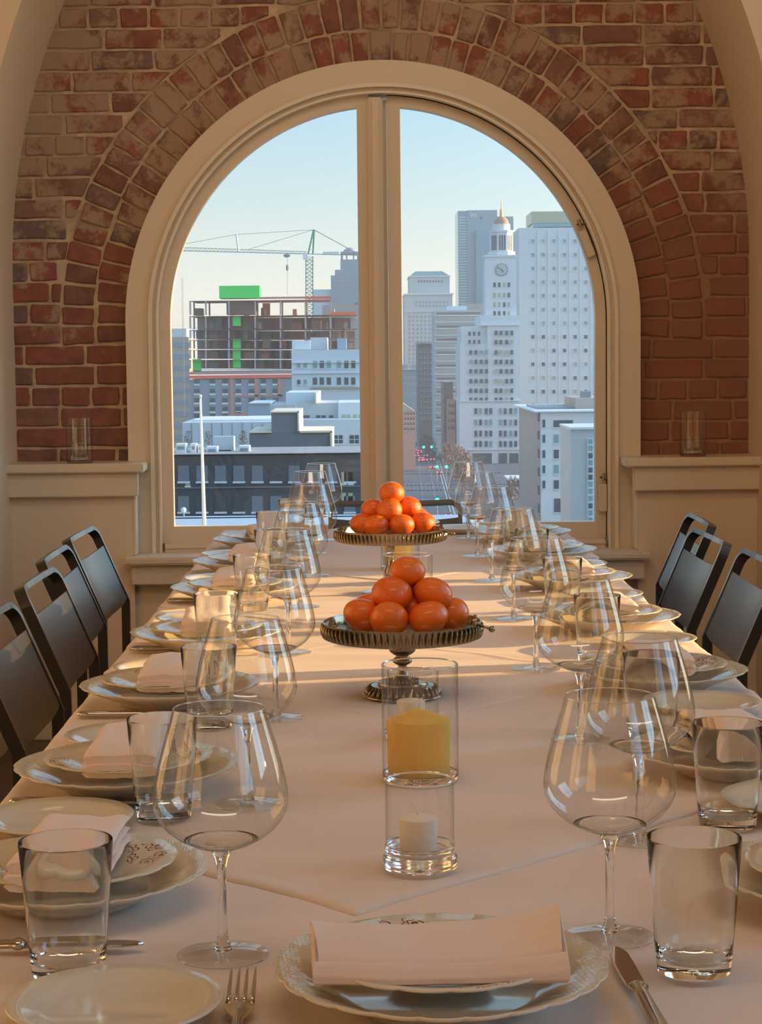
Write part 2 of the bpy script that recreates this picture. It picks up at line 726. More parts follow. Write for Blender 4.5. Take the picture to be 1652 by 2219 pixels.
PIT = 44.6 * YB / F
ZB0 = P(160, 1000, YB).z - .02
KB = int((WZ - ZB0) / PIT)
A_S = (ZB0 + KB * PIT - WZ) / (R_out + .05)
R1, R2, R3 = R_out - .028, 620 * YB / F, 690 * YB / F
# arch rings
for (ra, rb, nn, ph) in ((R1, R2 - .005, 45, .3), (R2 + .006, R3, 50, .1)):
    edges = [A_S + (pi - 2 * A_S) * (i + (random.uniform(-.1, .1) if 0 < i < nn else 0)) / nn for i in range(nn + 1)]
    for a0, a1 in zip(edges[:-1], edges[1:]):
        g = .0048 / ra
        r_a, r_b = ra + random.uniform(-.003, .003), rb + random.uniform(-.006, .005)
        poly = []
        for (r, a) in ((r_a, a0 + g), (r_b, a0 + g * .85), (r_b, a1 - g * .85), (r_a, a1 - g)):
            poly.append((WX + r * cos(a), WZ + r * sin(a)))
        brick(poly, random.uniform(.002, .009))
# courses
zb = P(160, 1000, YB).z - .02
k = 0
RC = R3 + .012
while zb + k * PIT < P(826, -60, YB).z:
    z0 = zb + k * PIT
    z1 = z0 + PIT - .0095
    zm = (z0 + z1) / 2
    half = AA + .03 if zm < AZ else AA * sqrt(max(0, 1 - ((zm - AZ) / AB) ** 2)) + .03
    below = k < KB
    cut = (R_out - .02) if below else (sqrt(max(0, RC ** 2 - (z0 - WZ) ** 2)) if z0 - WZ < RC else 0)
    cut1 = (R_out - .02) if below else (sqrt(max(0, RC ** 2 - (z1 - WZ) ** 2)) if z1 - WZ < RC else 0)
    x = ACX - half - random.uniform(0, .12) - (.1 if k % 2 else 0)
    while x < ACX + half:
        L_ = random.choice((.205, .21, .215, .2, .105 if random.random() < .45 else .208))
        if k % 6 == 3:
            L_ = .103
        if L_ < .15 and random.random() < .5 and k % 6 != 3:
            L_ = .2
        xa, xb = x + .0055, x + L_ - .0055
        x += L_
        if xb < ACX - half or xa > ACX + half:
            continue
        dz = random.uniform(-.0015, .0015)
        rect = [(xa, z0 + dz), (xb, z0 + dz), (xb, z1 + dz), (xa, z1 + dz)]
        if cut <= 0 and cut1 <= 0:
            brick(rect, random.uniform(.001, .007))
            continue
        for s in (-1, 1):
            c0, c1 = WX + s * cut, WX + s * cut1
            if s < 0:
                r_ = clip(rect, (c0 - .0, z0), (c1 - .0, z1))
            else:
                r_ = clip(rect, (c1, z1), (c0, z0))
            brick(r_, random.uniform(.001, .007))
    k += 1

# lower wall panels, shelves, window wall below the sill
XE_L, XE_R = P(289, 1120, YW).x, P(1383, 1120, YW).x
zsl, zsr = P(160, 1006, 6.41).z, P(1500, 990, 6.41).z
tag(MB().box(ACX - AA - .05, XE_L, YW, YB + .2, 0, zsl - .02).build('wall_wainscot', M['plaster']), kind='structure')
tag(MB().box(XE_R, ACX + AA + .05, YW, YB + .2, 0, zsl - .02).build('wall_wainscot', M['plaster']), kind='structure')
tag(MB().bbox(XE_L, XE_L + .009, YW - .004, YW + .09, Z_ST, zsl - .11, .003).build('highlight_strip_1', M['trim_hi']), kind='structure')  # added strip: highlight on the wall return painted in a lighter colour
tag(MB().bbox(XE_R - .009, XE_R, YW - .004, YW + .09, Z_ST, zsl - .11, .003).build('highlight_strip_2', M['trim_hi']), kind='structure')  # same painted highlight on the right-hand return
tag(MB().box(XE_L, XE_R, YW + .03, YB + .2, 0, Z_ST - .02).build('wall_sill', M['plaster']), kind='structure')
for nm, x0, x1, px0, px1 in (('trim_1', ACX - AA - .02, P(310, 1008, 6.41).x, 0, P(298, 1040, 6.435).x), ('trim_2', P(1357, 990, 6.41).x, ACX + AA + .02, P(1374, 1030, 6.435).x, 0)):
    r = empty(nm, ((x0 + x1) / 2, 6.41, zsl), kind='structure')
    cx_ = (x0 + x1) / 2
    MB().bbox(x0 - cx_, x1 - cx_, 0, .215, -.030, 0, .004).build('shelf_slab', M['trim'], r)
    ax0, ax1 = (x0 + .01, px1) if nm == 'trim_1' else (px0, x1 - .01)
    MB().bbox(ax0 - cx_, ax1 - cx_, .025, .06, -.112, -.030, .003).build('shelf_apron', M['trim'], r)
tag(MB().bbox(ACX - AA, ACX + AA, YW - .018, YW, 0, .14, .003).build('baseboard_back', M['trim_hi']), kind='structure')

# the arched window
win = empty('window_1', (WX, YC, WZ), kind='structure')


def arch(r, zb):
    return ell(r, r, 0, 0, zb - WZ, 64)


def band(nm, pr0, pr1, y0, y1, mat, D=None, zb=None, parent=None):
    D = D or y0
    zb = Z_ST if zb is None else zb
    return MB().strip(arch(pr1 * D / F, zb), arch(pr0 * D / F, zb), y0 - YC, y1 - YC).build(nm, M[mat], parent or win, smooth=True)


band('casing', 556, 508, YC, YB + .1, 'trim')
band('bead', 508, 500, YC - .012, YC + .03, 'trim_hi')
band('inner_casing', 499.9, 491, YC + .012, YB + .1, 'trim')
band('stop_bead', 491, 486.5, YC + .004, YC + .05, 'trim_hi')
band('jamb', 486, 481, YC + .06, YB + .2, 'trim')
zg = P(600, 1137, YC + .08).z                   # bottom of the glass
zr = P(600, 1174, YC + .06).z                   # bottom of the sash rails
Y1 = YC + .05
sash = []


def leaf(nm, xa, xb, rad_o, rad_i, y0, y1):
    "half-round sash leaf between x = xa and x = xb (one of them the meeting stile)"
    s = -1 if abs(xa) > abs(xb) else 1
    xm, xo = (xb, xa) if s < 0 else (xa, xb)
    return s


def px2x(px, D):
    return P(px, 900, D).x - WX


Dg = YC + .075
Rg = 457.5 * Dg / F
Ro = 484 * Dg / F
for s, (pa_, pb_) in ((-1, (780.5, 806)), (1, (845, 873))):
    lf = None
    xi = px2x(pa_ if s < 0 else pb_, Dg)        # glass side of the meeting stile
    xo = px2x(pb_ if s < 0 else pa_, Dg)        # meeting side
    y0 = YC + .045 if s < 0 else YC + .06
    # curved sash member
    n = 40
    a0 = math.acos(min(1, abs(xi) / Rg))
    a0o = math.acos(min(1, abs(xo) / Ro))
    gi = [(s * Rg, zg - WZ)] + [(s * Rg * cos(a0 * i / n), Rg * sin(a0 * i / n)) for i in range(n + 1)]
    go = [(s * Ro, zr - WZ)] + [(s * Ro * cos(a0o * i / n), Ro * sin(a0o * i / n)) for i in range(n + 1)]
    m = MB()
    inner_loop = gi + [(xi, zg - WZ)]
    outer_loop = go + [(xo, zr - WZ)]
    inner_loop.append(inner_loop[0])
    outer_loop.append(outer_loop[0])
    m.strip(inner_loop, outer_loop, y0 - YC, y0 - YC + .05)
    sf = m.build('sash_frame', M['trim'], win, smooth=True)
    # glazing bead: a slimmer inner lip
    gi2 = [(x * .985 if abs(x) > abs(xi) else x, z) for x, z in gi]
    gp = [(x - s * .004 if abs(abs(x) - abs(xi)) < .0001 else x * 1.01, z * 1.01 + (-.004 if z < 0 else 0)) for x, z in gi + [(xi, zg - WZ)]]
    MB().prism(gp, y0 - YC + .022, y0 - YC + .026).build('glass_pane', M['glass_pane'], win)
# meeting stile cover
MB().bbox(px2x(803, YC), px2x(836, YC), .022, .09, zr - WZ, 484 * YC / F - .006, .006).build('mullion', M['trim'], win)
MB().bbox(px2x(811, YC), px2x(829, YC), .012, .03, zr - WZ, 480 * YC / F - .01, .004).build('astragal', M['trim'], win)
MB().box(px2x(804, YC), px2x(845, YC), .07, .14, zr - WZ, 478 * YC / F).build('mullion_post', M['trim'], win)
# bottom ledges under the sashes
xl, xr = -481 * YC / F, 481 * YC / F
MB().box(xl, xr, .02, .2, Z_ST - WZ, zr - WZ).box(xl, xr, .012, .03, (Z_ST + zr) / 2 - WZ, (Z_ST + zr) / 2 - WZ + .006).build('bottom_rail', M['trim'], win)
MB().bbox(P(268, 1205, YS).x - WX, P(1412, 1205, YS).x - WX, YS - YC, .16, Z_ST - .026 - WZ, Z_ST - WZ, .006).build('stool', M['trim'], win)
MB().bbox(P(282, 1205, YS).x - WX, P(1400, 1205, YS).x - WX, YS + .03 - YC, YS + .07 - YC, Z_ST - .095 - WZ, Z_ST - .026 - WZ, .003).build('apron', M['trim'], win)
for (hx, hz, rot) in ((1268, 510, -.42), (1309, 1062, 0)):
    p = P(hx, hz, Dg - .05)
    h = empty('hinge', (p.x - WX, .035, p.z - WZ))
    h.parent = win
    h.rotation_euler = (0, rot * .9, 0)
    MB().bbox(-.014, .012, 0, .02, -.075, .02, .002).build('hinge_plate', M['trim'], h)
    MB().tube([(0, -.004, .03), (0, -.004, .058)], .006).tube([(-.012, -.003, .045), (.016, -.003, .036)], .004).build('hinge_knuckle', M['silver'], h)

# ------------------------------------------------------------------ table and cloths
TL, TR = T(45, 1700).x, T(1857, 1700).x
TCX, THW = (TL + TR) / 2, (TR - TL) / 2
TY0, TY1 = 0.95, 6.02


def hz(x, y):
    a = noise.noise(Vector((x * 1.7 + y * .8, y * 7.5, 1.3))) * .0026
    b = noise.noise(Vector((x * 2.2 - y * .5, y * 19, 4.1))) * .0014
    c = noise.noise(Vector((x * 6, y * 3, 9))) * .0005
    d = noise.noise(Vector((x * 1.3 + y, y * 34, 2.2))) * .0005
    return a + b + c + d


def wrap(x, y, off):
    "lay a cloth point over the table top and let it fall over the edges"
    z = .75 + off + hz(x, y)
    r = .012
    for lo, hi, ax in ((TL, TR, 0), (TY0, TY1, 1)):
        v = (x, y)[ax]
        o = max(lo - v, v - hi, 0)
        if o > 0:
            sg = -1 if v < lo else 1
            e = lo if sg < 0 else hi
            other = (y, x)[ax]
            fold = .5 + .5 * sin(other * 16 + 2 * sin(other * 5))
            if o < .02:
                nv = e + sg * (o * .6)
                z -= o * o / .04
            else:
                nv = e + sg * (.012 + off + .045 * fold * min(1, (o - .02) * 2.5))
                z -= .01 + (o - .02)
            if ax == 0:
                x = nv
            else:
                y = nv
    return (x, y, z)


tb = empty('dining_table', (TCX, (TY0 + TY1) / 2, 0), label='long dining table standing under the white cloths', cat='table')
MB().box(-THW + .006, THW - .006, TY0 - tb.location.y + .006, TY1 - tb.location.y - .006, .71, .742).build('table_top', M['wood'], tb)
for sx in (-1, 1):
    for yy in (TY0 + .3, 3.85, TY1 - .3):
        MB().bbox(sx * (THW - .1) - .03, sx * (THW - .1) + .03, yy - tb.location.y - .03, yy - tb.location.y + .03, 0, .71, .004).build('leg', M['wood'], tb)

HANG = .25


def cloth_pt(u, v):
    x = TL - HANG + u * (TR - TL + 2 * HANG)
    y = TY0 - .02 + v * (TY1 + .02 + HANG - TY0)
    return wrap(x, y, .0)


cl = MB().grid(150, 620, cloth_pt).build('tablecloth', M['cloth'], smooth='all')
tag(cl, 'long white tablecloth covering the whole dining table and hanging over its edges', 'tablecloth')
cloths = [((770, 1985), 'nearest white overlay cloth, its corner pointing at the front plate', 1.30, .775),
          ((872, 1568), 'white overlay cloth whose corner lies beside the tall yellow candle', 1.25, .80),
          ((845, 1352), 'white overlay cloth lying under the nearer silver fruit stand', 1.2, .78),
          ((850, 1218), 'farthest white overlay cloth, under the far silver fruit stand', 1.15, .78)]
for k, ((cx_, cy_), lab, side, ang) in enumerate(cloths):
    c0 = T(cx_, cy_)
    if k == 2:
        c0 = Vector((.05, 3.65, 0))
    if k == 3:
        c0 = Vector((.07, 4.55, 0))

    def fn(u, v, c0=c0, side=side, ang=ang, k=k):
        a, b = u * side, v * side
        # wavy hem
        a += .004 * sin(b * 17 + k) * (1 if u < .02 else 0)
        b += .005 * sin(a * 13 + 2 * k) * (1 if v < .02 else 0)
        x = c0.x + a * cos(ang) - b * sin(ang)
        y = c0.y + a * sin(ang) + b * cos(ang)
        y = min(y, TY1 + .1)
        lift = .0018 + .0005 * k
        e = min(u, v, 1 - u, 1 - v)
        lift = lift * min(1, .2 + e * 60) + (.0020 if .001 < e < .016 else 0)
        return wrap(x, y, lift)
    m = MB().grid(130, 130, fn)
    o = m.build('overlay_cloth', M['cloth2'], smooth='all')
    sm = o.modifiers.new('thick', 'SOLIDIFY')
    sm.thickness = .0003
    tag(o, lab, 'cloth', 'overlay cloths on the table')

ZTOP = .7545

# ------------------------------------------------------------------ goblets
GH = .225
gproto = empty('wine_glass', (0, 0, 0), label='x', cat='wine glass', group='stemmed wine glasses on the table')
bp_ = [(.0001, .0962), (.006, .0965), (.016, .0985), (.028, .1030), (.039, .1090), (.0485, .1165), (.0555, .1250), (.0595, .1340), (.0608, .1425), (.0602, .1510), (.0585, .1610), (.0562, .1710), (.0534, .1820), (.0503, .1930), (.0470, .2040), (.0437, .2150), (.0408, .2250)]
MB().lathe(bp_, 72).build('bowl', M['bowl'], gproto, smooth='all')
MB().lathe([(.0001, .0963), (.006, .0966), (.016, .0986), (.028, .1031), (.0335, .1061), (.0330, .1063), (.028, .1042), (.016, .1003), (.0001, .0990)], 64).build('bowl_bottom', M['clear'], gproto, smooth='all')
rim = MB()
rim.tube([(.0408 * cos(2 * pi * i / 72), .0408 * sin(2 * pi * i / 72), .2250) for i in range(73)], .0006, 6, cap=False)
rim.build('rim', M['clear'], gproto, smooth='all')
MB().lathe([(.0001, .0955), (.009, .0950), (.0065, .0900), (.0046, .083), (.0040, .070), (.0038, .045), (.0042, .025), (.0055, .012), (.0080, .0065), (.0080, .0052), (.0001, .0052)], 28).build('stem', M['clear'], gproto, smooth='all')
MB().lathe([(.0001, .0062), (.012, .0050), (.026, .0032), (.040, .0018), (.0418, .0012), (.0415, .0003), (.036, .0), (.012, .0006), (.0001, .0010)], 64).build('foot', M['foot'], gproto, smooth='all')

GL = [(484, 2070), (538, 1742), (598, 1556), (626, 1414), (652, 1315), (679, 1247), (675, 1199), (699, 1170)]
GR = [(1322, 2030), (1386, 1819), (1258, 1603), (1162, 1450), (1113, 1341), (1066, 1258), (1035, 1205), (1016, 1167)]
ORD = ['nearest', 'second', 'third', 'fourth', 'fifth', 'sixth', 'seventh', 'farthest']


def ordlab(i, n, what, row):
    if i == 0:
        return '%s in the %s row, nearest to the camera' % (what, row)
    if i == n - 1:
        return '%s in the %s row, farthest, beside the window' % (what, row)
    return '%s in the %s row, %s from the near end' % (what, row, ORD[i])


first = True
for row, pts in (('left', GL), ('right', GR)):
    for i, (px, py) in enumerate(pts):
        p = T(px, py, ZTOP)
        loc = (p.x, p.y, ZTOP)
        lab = ordlab(i, 8, 'large clear stemmed wine glass', row)
        if first:
            gproto.location = loc
            gproto['label'] = lab
            first = False
        else:
            dup(gproto, loc, random.random() * 6, lab)

# ------------------------------------------------------------------ tumblers
tproto = empty('tumbler', (0, 0, 0), label='x', cat='glass', group='water tumblers on the table')
MB().lathe([(.0001, .0015), (.024, .0005), (.0295, .0), (.0315, .0015), (.0325, .006), (.0345, .030), (.0385, .085), (.0410, .1175), (.0406, .1190), (.0402, .1190), (.0398, .1175), (.0374, .085), (.0334, .030), (.0318, .016), (.029, .0128), (.0001, .0118)], 64).build('tumbler_body', M['tumbler'], tproto, smooth=True)
TLs = [(142, 1820), (351, 1555), (452, 1400), (469, 1285), (546, 1202), (587, 1147), (587, 1109), (633, 1081)]
TRs = [(1505, 1813), (1578, 1566), (1412, 1416), (1294, 1289), (1219, 1209), (1153, 1146), (1119, 1104)]
first = True
for row, pts in (('left', TLs), ('right', TRs)):
    for i, (px, py) in enumerate(pts):
        p = T(px, py, ZTOP + .119)
        loc = (p.x, p.y, ZTOP)
        lab = ordlab(i, len(pts), 'clear straight water tumbler', row)
        if first:
            tproto.location = loc
            tproto['label'] = lab
            first = False
        else:
            dup(tproto, loc, random.random() * 6, lab)

# ------------------------------------------------------------------ plates


def porcelain_print():
    m, t, b = nmat('printed_porcelain')
    N, L = t.nodes.new, t.links.new
    b.inputs['Roughness'].default_value = .12
    tcn = N('ShaderNodeTexCoord')
    sx = N('ShaderNodeSeparateXYZ')
    L(tcn.outputs['Object'], sx.inputs[0])

    def math_(op, a, b_=None, v=None):
        n = N('ShaderNodeMath')
        n.operation = op
        if hasattr(a, 'links'):
            L(a, n.inputs[0])
        else:
            n.inputs[0].default_value = a
        if b_ is not None:
            if hasattr(b_, 'links'):
                L(b_, n.inputs[1])
            else:
                n.inputs[1].default_value = b_
        return n.outputs[0]
    at = math_('ARCTAN2', sx.outputs['Y'], sx.outputs['X'])
    cs = math_('COSINE', math_('MULTIPLY', at, 4.0))
    r2 = math_('SQRT', math_('ADD', math_('MULTIPLY', sx.outputs['X'], sx.outputs['X']), math_('MULTIPLY', sx.outputs['Y'], sx.outputs['Y'])))
    inr = math_('SUBTRACT', 1.0, math_('MULTIPLY', math_('ABSOLUTE', math_('SUBTRACT', r2, .079)), 60.0))
    v = N('ShaderNodeTexVoronoi')
    v.voronoi_dimensions = '2D'
    v.inputs['Scale'].default_value = 36
    v.inputs['Randomness'].default_value = .55
    L(tcn.outputs['Object'], v.inputs['Vector'])
    df = N('ShaderNodeVectorMath')
    df.operation = 'SUBTRACT'
    L(tcn.outputs['Object'], df.inputs[0])
    L(v.outputs['Position'], df.inputs[1])
    s2 = N('ShaderNodeSeparateXYZ')
    L(df.outputs[0], s2.inputs[0])
    th = math_('ARCTAN2', s2.outputs['Y'], s2.outputs['X'])
    rr = math_('SQRT', math_('ADD', math_('MULTIPLY', s2.outputs['X'], s2.outputs['X']), math_('MULTIPLY', s2.outputs['Y'], s2.outputs['Y'])))

    def outline(R, k, w, am):
        pr = math_('MULTIPLY', math_('ADD', math_('MULTIPLY', math_('ABSOLUTE', math_('SINE', math_('MULTIPLY', th, k))), am), 1.0), R)
        return math_('LESS_THAN', math_('ABSOLUTE', math_('SUBTRACT', rr, pr)), w)
    line = math_('MAXIMUM', math_('MAXIMUM', outline(.0085, 3.0, .0009, .5), outline(.0052, 2.5, .0008, .45)), outline(.0012, 1.5, .0013, .8))
    patch = math_('GREATER_THAN', math_('ADD', math_('MULTIPLY', cs, .6), math_('MULTIPLY', inr, .7)), .38)
    fac = math_('MULTIPLY', line, patch)
    mx = N('ShaderNodeMix')
    mx.data_type = 'RGBA'
    L(fac, mx.inputs['Factor'])
    mx.inputs['A'].default_value = (.72, .66, .53, 1)
    mx.inputs['B'].default_value = (.20, .025, .045, 1)
    L(mx.outputs['Result'], b.inputs['Base Color'])
    return m


def lattice():
    m, t, b = nmat('embossed_porcelain')
    N, L = t.nodes.new, t.links.new
    b.inputs['Base Color'].default_value = (.70, .64, .51, 1)
    b.inputs['Roughness'].default_value = .07
    b.inputs['Specular IOR Level'].default_value = .7
    tcn = N('ShaderNodeTexCoord')
    v = N('ShaderNodeTexVoronoi')
    v.inputs['Scale'].default_value = 260
    v.inputs['Randomness'].default_value = .15
    L(tcn.outputs['Object'], v.inputs['Vector'])
    # relief only on the flange
    ln = N('ShaderNodeVectorMath')
    ln.operation = 'LENGTH'
    L(tcn.outputs['Object'], ln.inputs[0])
    mr = N('ShaderNodeMapRange')
    mr.inputs['From Min'].default_value = .112
    mr.inputs['From Max'].default_value = .120
    mr.inputs['To Max'].default_value = .3
    L(ln.outputs['Value'], mr.inputs['Value'])
    bp = N('ShaderNodeBump')
    bp.inputs['Distance'].default_value = .0012
    L(mr.outputs[0], bp.inputs['Strength'])
    L(v.outputs['Distance'], bp.inputs['Height'])
    L(bp.outputs[0], b.inputs['Normal'])
    return m


M['print'] = porcelain_print()
M['emboss'] = lattice()


def scallop(nn, amp, r0, r1):
    def f(r, z, a):
        k = max(0, min(1, (r - r0) / (r1 - r0)))
        s = abs(sin(a * nn / 2))
        s = s ** .6
        s2 = .35 * cos(a * 6)
        return r + amp * (s - .6 + s2) * k * k, z - amp * .25 * (s - .6) * k * k
    return f


def low(p, k=.87):
    return [(r, z * k) for r, z in p]


charger_me = MB().lathe(low([(.0001, .003), (.066, .003), (.070, .0), (.075, .001), (.080, .006), (.100, .0165), (.122, .0270), (.1375, .0345), (.1392, .0365), (.1378, .0378), (.120, .0305), (.100, .0215), (.088, .0140), (.078, .0105), (.0001, .0095)]), 144, scallop(24, .0022, .10, .139)).mesh('charger_plate', M['emboss'], 'all')
salad_me = MB().lathe([(.0001, .003), (.048, .003), (.052, .0), (.057, .0015), (.066, .008), (.085, .0135), (.1035, .0185), (.1050, .0198), (.1038, .0210), (.085, .0165), (.070, .0125), (.060, .0085), (.050, .0068), (.0001, .006)], 128, scallop(16, .0020, .075, .105)).mesh('salad_plate', M['print'], 'all')
bread_me = MB().lathe([(.0001, .003), (.044, .003), (.048, .0), (.053, .0015), (.060, .0065), (.075, .0120), (.0875, .0165), (.0882, .0178), (.0870, .0188), (.074, .0150), (.062, .0105), (.054, .0065), (.0001, .0055)], 96).mesh('bread_plate', M['porcelain'], 'all')


def napkin_mesh(seed):
    "a linen napkin folded to a soft pad, long side along local y"
    rnd = random.Random(seed)
    m = MB()
    hx, hy = .047, .098
    tw = rnd.uniform(-.006, .006)

    def layer(z0, th, ox, oy, sx, sy, sag):
        nx, ny = 18, 30

        def top(u, v):
            x, y = (u * 2 - 1), (v * 2 - 1)
            e = (1 - abs(x) ** 5) ** .35 if abs(x) < 1 else 0
            ey = (1 - abs(y) ** 14) ** .5 if abs(y) < 1 else 0
            wv = .0045 * noise.noise(Vector((x * 1.5 + seed, y * 1.9, z0 * 90))) + .0012 * noise.noise(Vector((x * 4 + seed, y * 3, z0 * 50)))
            zz = z0 + th * (.5 + .5 * e * (.35 + .65 * ey)) + wv - sag * (abs(y) ** 3)
            return (ox + x * hx * sx + tw * y + .0018 * noise.noise(Vector((y * 3, seed, z0 * 60))), oy + y * hy * sy + .0022 * noise.noise(Vector((x * 2.5, seed, z0 * 40))), zz)

        def bot(u, v):
            a = top(u, v)
            x, y = (u * 2 - 1), (v * 2 - 1)
            e = (1 - abs(x) ** 5) ** .35 if abs(x) < 1 else 0
            return (a[0], a[1], a[2] - th * (.02 + .9 * e))
        m.grid(nx, ny, top)
        m.grid(nx, ny, lambda u, v: bot(u, v))
        # end caps
        for v in (0, 1):
            m.grid(nx, 1, lambda u, t, v=v: tuple(Vector(top(u, v)).lerp(Vector(bot(u, v)), t)))
    layer(.000, .0085, .001, .000, 1.0, 1.0, .002)
    layer(.0075, .0085, -.001, -.003, .97, .985, .0015)
    layer(.0150, .0130, .000, .001, .94, .99, .001)
    return m.mesh('napkin', M['napkin'], 'all')


naps = [napkin_mesh(s) for s in (1, 5, 9, 14)]
def front_napkin():
    m = MB()
    prof = [(.050, .002), (.054, .010), (.050, .020), (.040, .0275), (.020, .031), (-.004, .0305), (-.022, .027), (-.034, .0225), (-.0415, .0195), (-.0445, .0185), (-.0490, .0165), (-.0535, .010), (-.0540, .004), (-.049, .0005)]

    def samp(v):
        t = v * (len(prof) - 1)
        i = min(int(t), len(prof) - 2)
        f = t - i
        return prof[i][0] * (1 - f) + prof[i + 1][0] * f, prof[i][1] * (1 - f) + prof[i + 1][1] * f

    def pt(u, v):
        x = (u * 2 - 1)
        y, z = samp(v)
        top = max(0, min(1, z / .03))
        sag = -.0075 * (1 - x * x) * top + .006 * top * max(0, x) ** 3
        crease = (-.0036 - .0008 * sin(x * 3)) * math.exp(-((v - .60 - .02 * x) / .035) ** 2) + .0024 * math.exp(-((v - .70) / .06) ** 2) - .003 * math.exp(-((x + .55 + v) / .25) ** 2)
        wv = .0022 * noise.noise(Vector((x * 2.2, v * 4, 3))) * top
        yy = y + .004 * noise.noise(Vector((x * 1.6, 2, 1))) + (.006 * (1 - v) - .002 * v) * x
        yy -= .006 * (1 if v > .6 else 0) * 0
        return (x * (.101 + .003 * sin(v * 9)) - .004 * (v - .5) * x, yy, z + sag + crease + wv)
    m.grid(64, 52, pt)
    n = len(prof)
    for u in (0, 1):
        m.grid(1, 26, lambda t, v, u=u: tuple(Vector(pt(u, v / 2 + .0)).lerp(Vector(pt(u, 1 - v / 2)), t)))
    # under fold showing below the front edge
    def lo(u, v):
        x = u * 2 - 1
        return (x * .097, -.044 + .088 * v, .0015 + .006 * sin(pi * v) ** .3 + .001 * noise.noise(Vector((x * 3, v, 9))))
    m.grid(30, 8, lo)
    return m.mesh('napkin', M['napkin'], 'all')


PL = [(147, 1880), (274, 1653), (368, 1480), (446, 1366), (506, 1270), (538, 1213), (570, 1166)]
PR_ = [(.472, 1.83), (.472, 2.42), (.472, 3.05), (.472, 3.70), (.472, 4.37), (.466, 4.98), (.455, 5.50)]
seats = []
for i, (px, py) in enumerate(PL):
    p = T(px, py, ZTOP + .0315)
    seats.append(('left', i, p.x, p.y, 0))
for i, (x, y) in enumerate(PR_):
    seats.append(('right', i, x, y, pi))
p = T(955, 2086, ZTOP + .0315)
seats.append(('near', 0, p.x, p.y, pi / 2))
seats.append(('far', 0, .09, 5.83, -pi / 2))
for row, i, x, y, rz in seats:
    if row in ('left', 'right'):
        L3 = [ordlab(i, 7, w_, row) for w_ in ('scalloped cream charger plate', 'small red-printed plate', 'folded linen napkin')]
    elif row == 'near':
        L3 = ['large scalloped cream charger plate in the foreground, nearest of all plates', 'dark red printed small plate under the foreground napkin', 'wide folded napkin on the foreground plate between fork and knife']
    else:
        L3 = ['cream charger plate at the far table end before the end chair', 'small printed plate at the far table end, behind the orange pile', 'folded napkin at the far table end, behind the orange pile']
    jit = random.uniform(-.05, .05)
    tag(obj('charger_plate', charger_me, None, (x, y, ZTOP), (0, 0, rz + jit * 3)), L3[0], 'plate', 'scalloped charger plates')
    zs = ZTOP + .0104
    ch_z = zs
    tag(obj('salad_plate', salad_me, None, (x + random.uniform(-.004, .004), y, ch_z + .0115), (0, 0, rz + .4 + jit)), L3[1], 'plate', 'printed small plates')
    ndz = ch_z + .0115 + .0095
    if row == 'near':
        o = obj('napkin', front_napkin(), None, (x - .003, y - .022, ndz + .0070), (.05, 0, .02))
    else:
        o = obj('napkin', random.choice(naps), None, (x + (.004 if row == 'left' else -.004), y, ndz + .0065), (0, 0, rz + jit * 1.5))
    tag(o, L3[2], 'napkin', 'folded napkins on plates')

BP = [('left', T(248, 2168, ZTOP + .016).x, T(248, 2168, ZTOP + .016).y)]
for (x, y) in ((122, 1769), (278, 1592), (358, 1444), (431, 1337), (478, 1252), (508, 1199), (546, 1158)):
    p = T(x, y, ZTOP + .016)
    BP.append(('left', p.x, p.y))
for (x, y) in ((.50, 2.20), (.50, 2.83), (.518, 3.48), (.517, 4.15), (.517, 4.76), (.50, 5.31)):
    BP.append(('right', x, y))
nl = 0
nr = 0
for row, x, y in BP:
    if row == 'left':
        lab = 'plain round bread plate in the lower left corner beside the fork' if nl == 0 else ordlab(nl, 8, 'plain round bread plate', row)
        nl += 1
    else:
        lab = ordlab(nr, 6, 'plain round bread plate', row)
        nr += 1
    tag(obj('bread_plate', bread_me, None, (x, y, ZTOP)), lab, 'plate', 'bread plates')
tag(obj('bread_plate', bread_me, None, (.285, 5.80, ZTOP)), 'plain bread plate at the far table end, right of the orange pile', 'plate', 'bread plates')

# ------------------------------------------------------------------ cutlery


def make_knife(lab):
    k = empty('table_knife', label=lab, cat='knife', group='table knives')
    # blade along +y, handle towards -y
    m = MB()
    out = [(-.0085, 0), (-.0095, .03), (-.0098, .065), (-.0092, .088), (-.006, .102), (-.001, .108), (.003, .104), (.0075, .09), (.0085, .06), (.0085, 0)]
    m2 = [(x, y) for x, y in out]
    n = len(m2)
    vs = [(x, y, .0045) for x, y in m2] + [(x * .93, y * .99, .0058) for x, y in m2] + [(x, y, .0035) for x, y in m2]
    fs = [tuple(range(n, 2 * n)), tuple(range(3 * n - 1, 2 * n - 1, -1))]
    for i in range(n):
        q = (i + 1) % n
        fs += [(i, q, n + q, n + i), (2 * n + i, 2 * n + q, q, i)]
    m.add(vs, fs)
    m.build('blade', M['steel'], k)
    h = MB()
    pts, rs = [], []
    for t, r in ((0, .0062), (-.004, .0085), (-.008, .0088), (-.012, .0062), (-.03, .0066), (-.07, .0075), (-.105, .0084), (-.118, .0078), (-.123, .004)):
        pts.append((0, t, .0062))
        rs.append(r)
    h.tube(pts, rs, 16)
    h.v = [(x, y, .0005 + max(0, (z + .0025)) * .62) for x, y, z in h.v]
    h.build('handle', M['steel'], k, smooth='all')
    return k


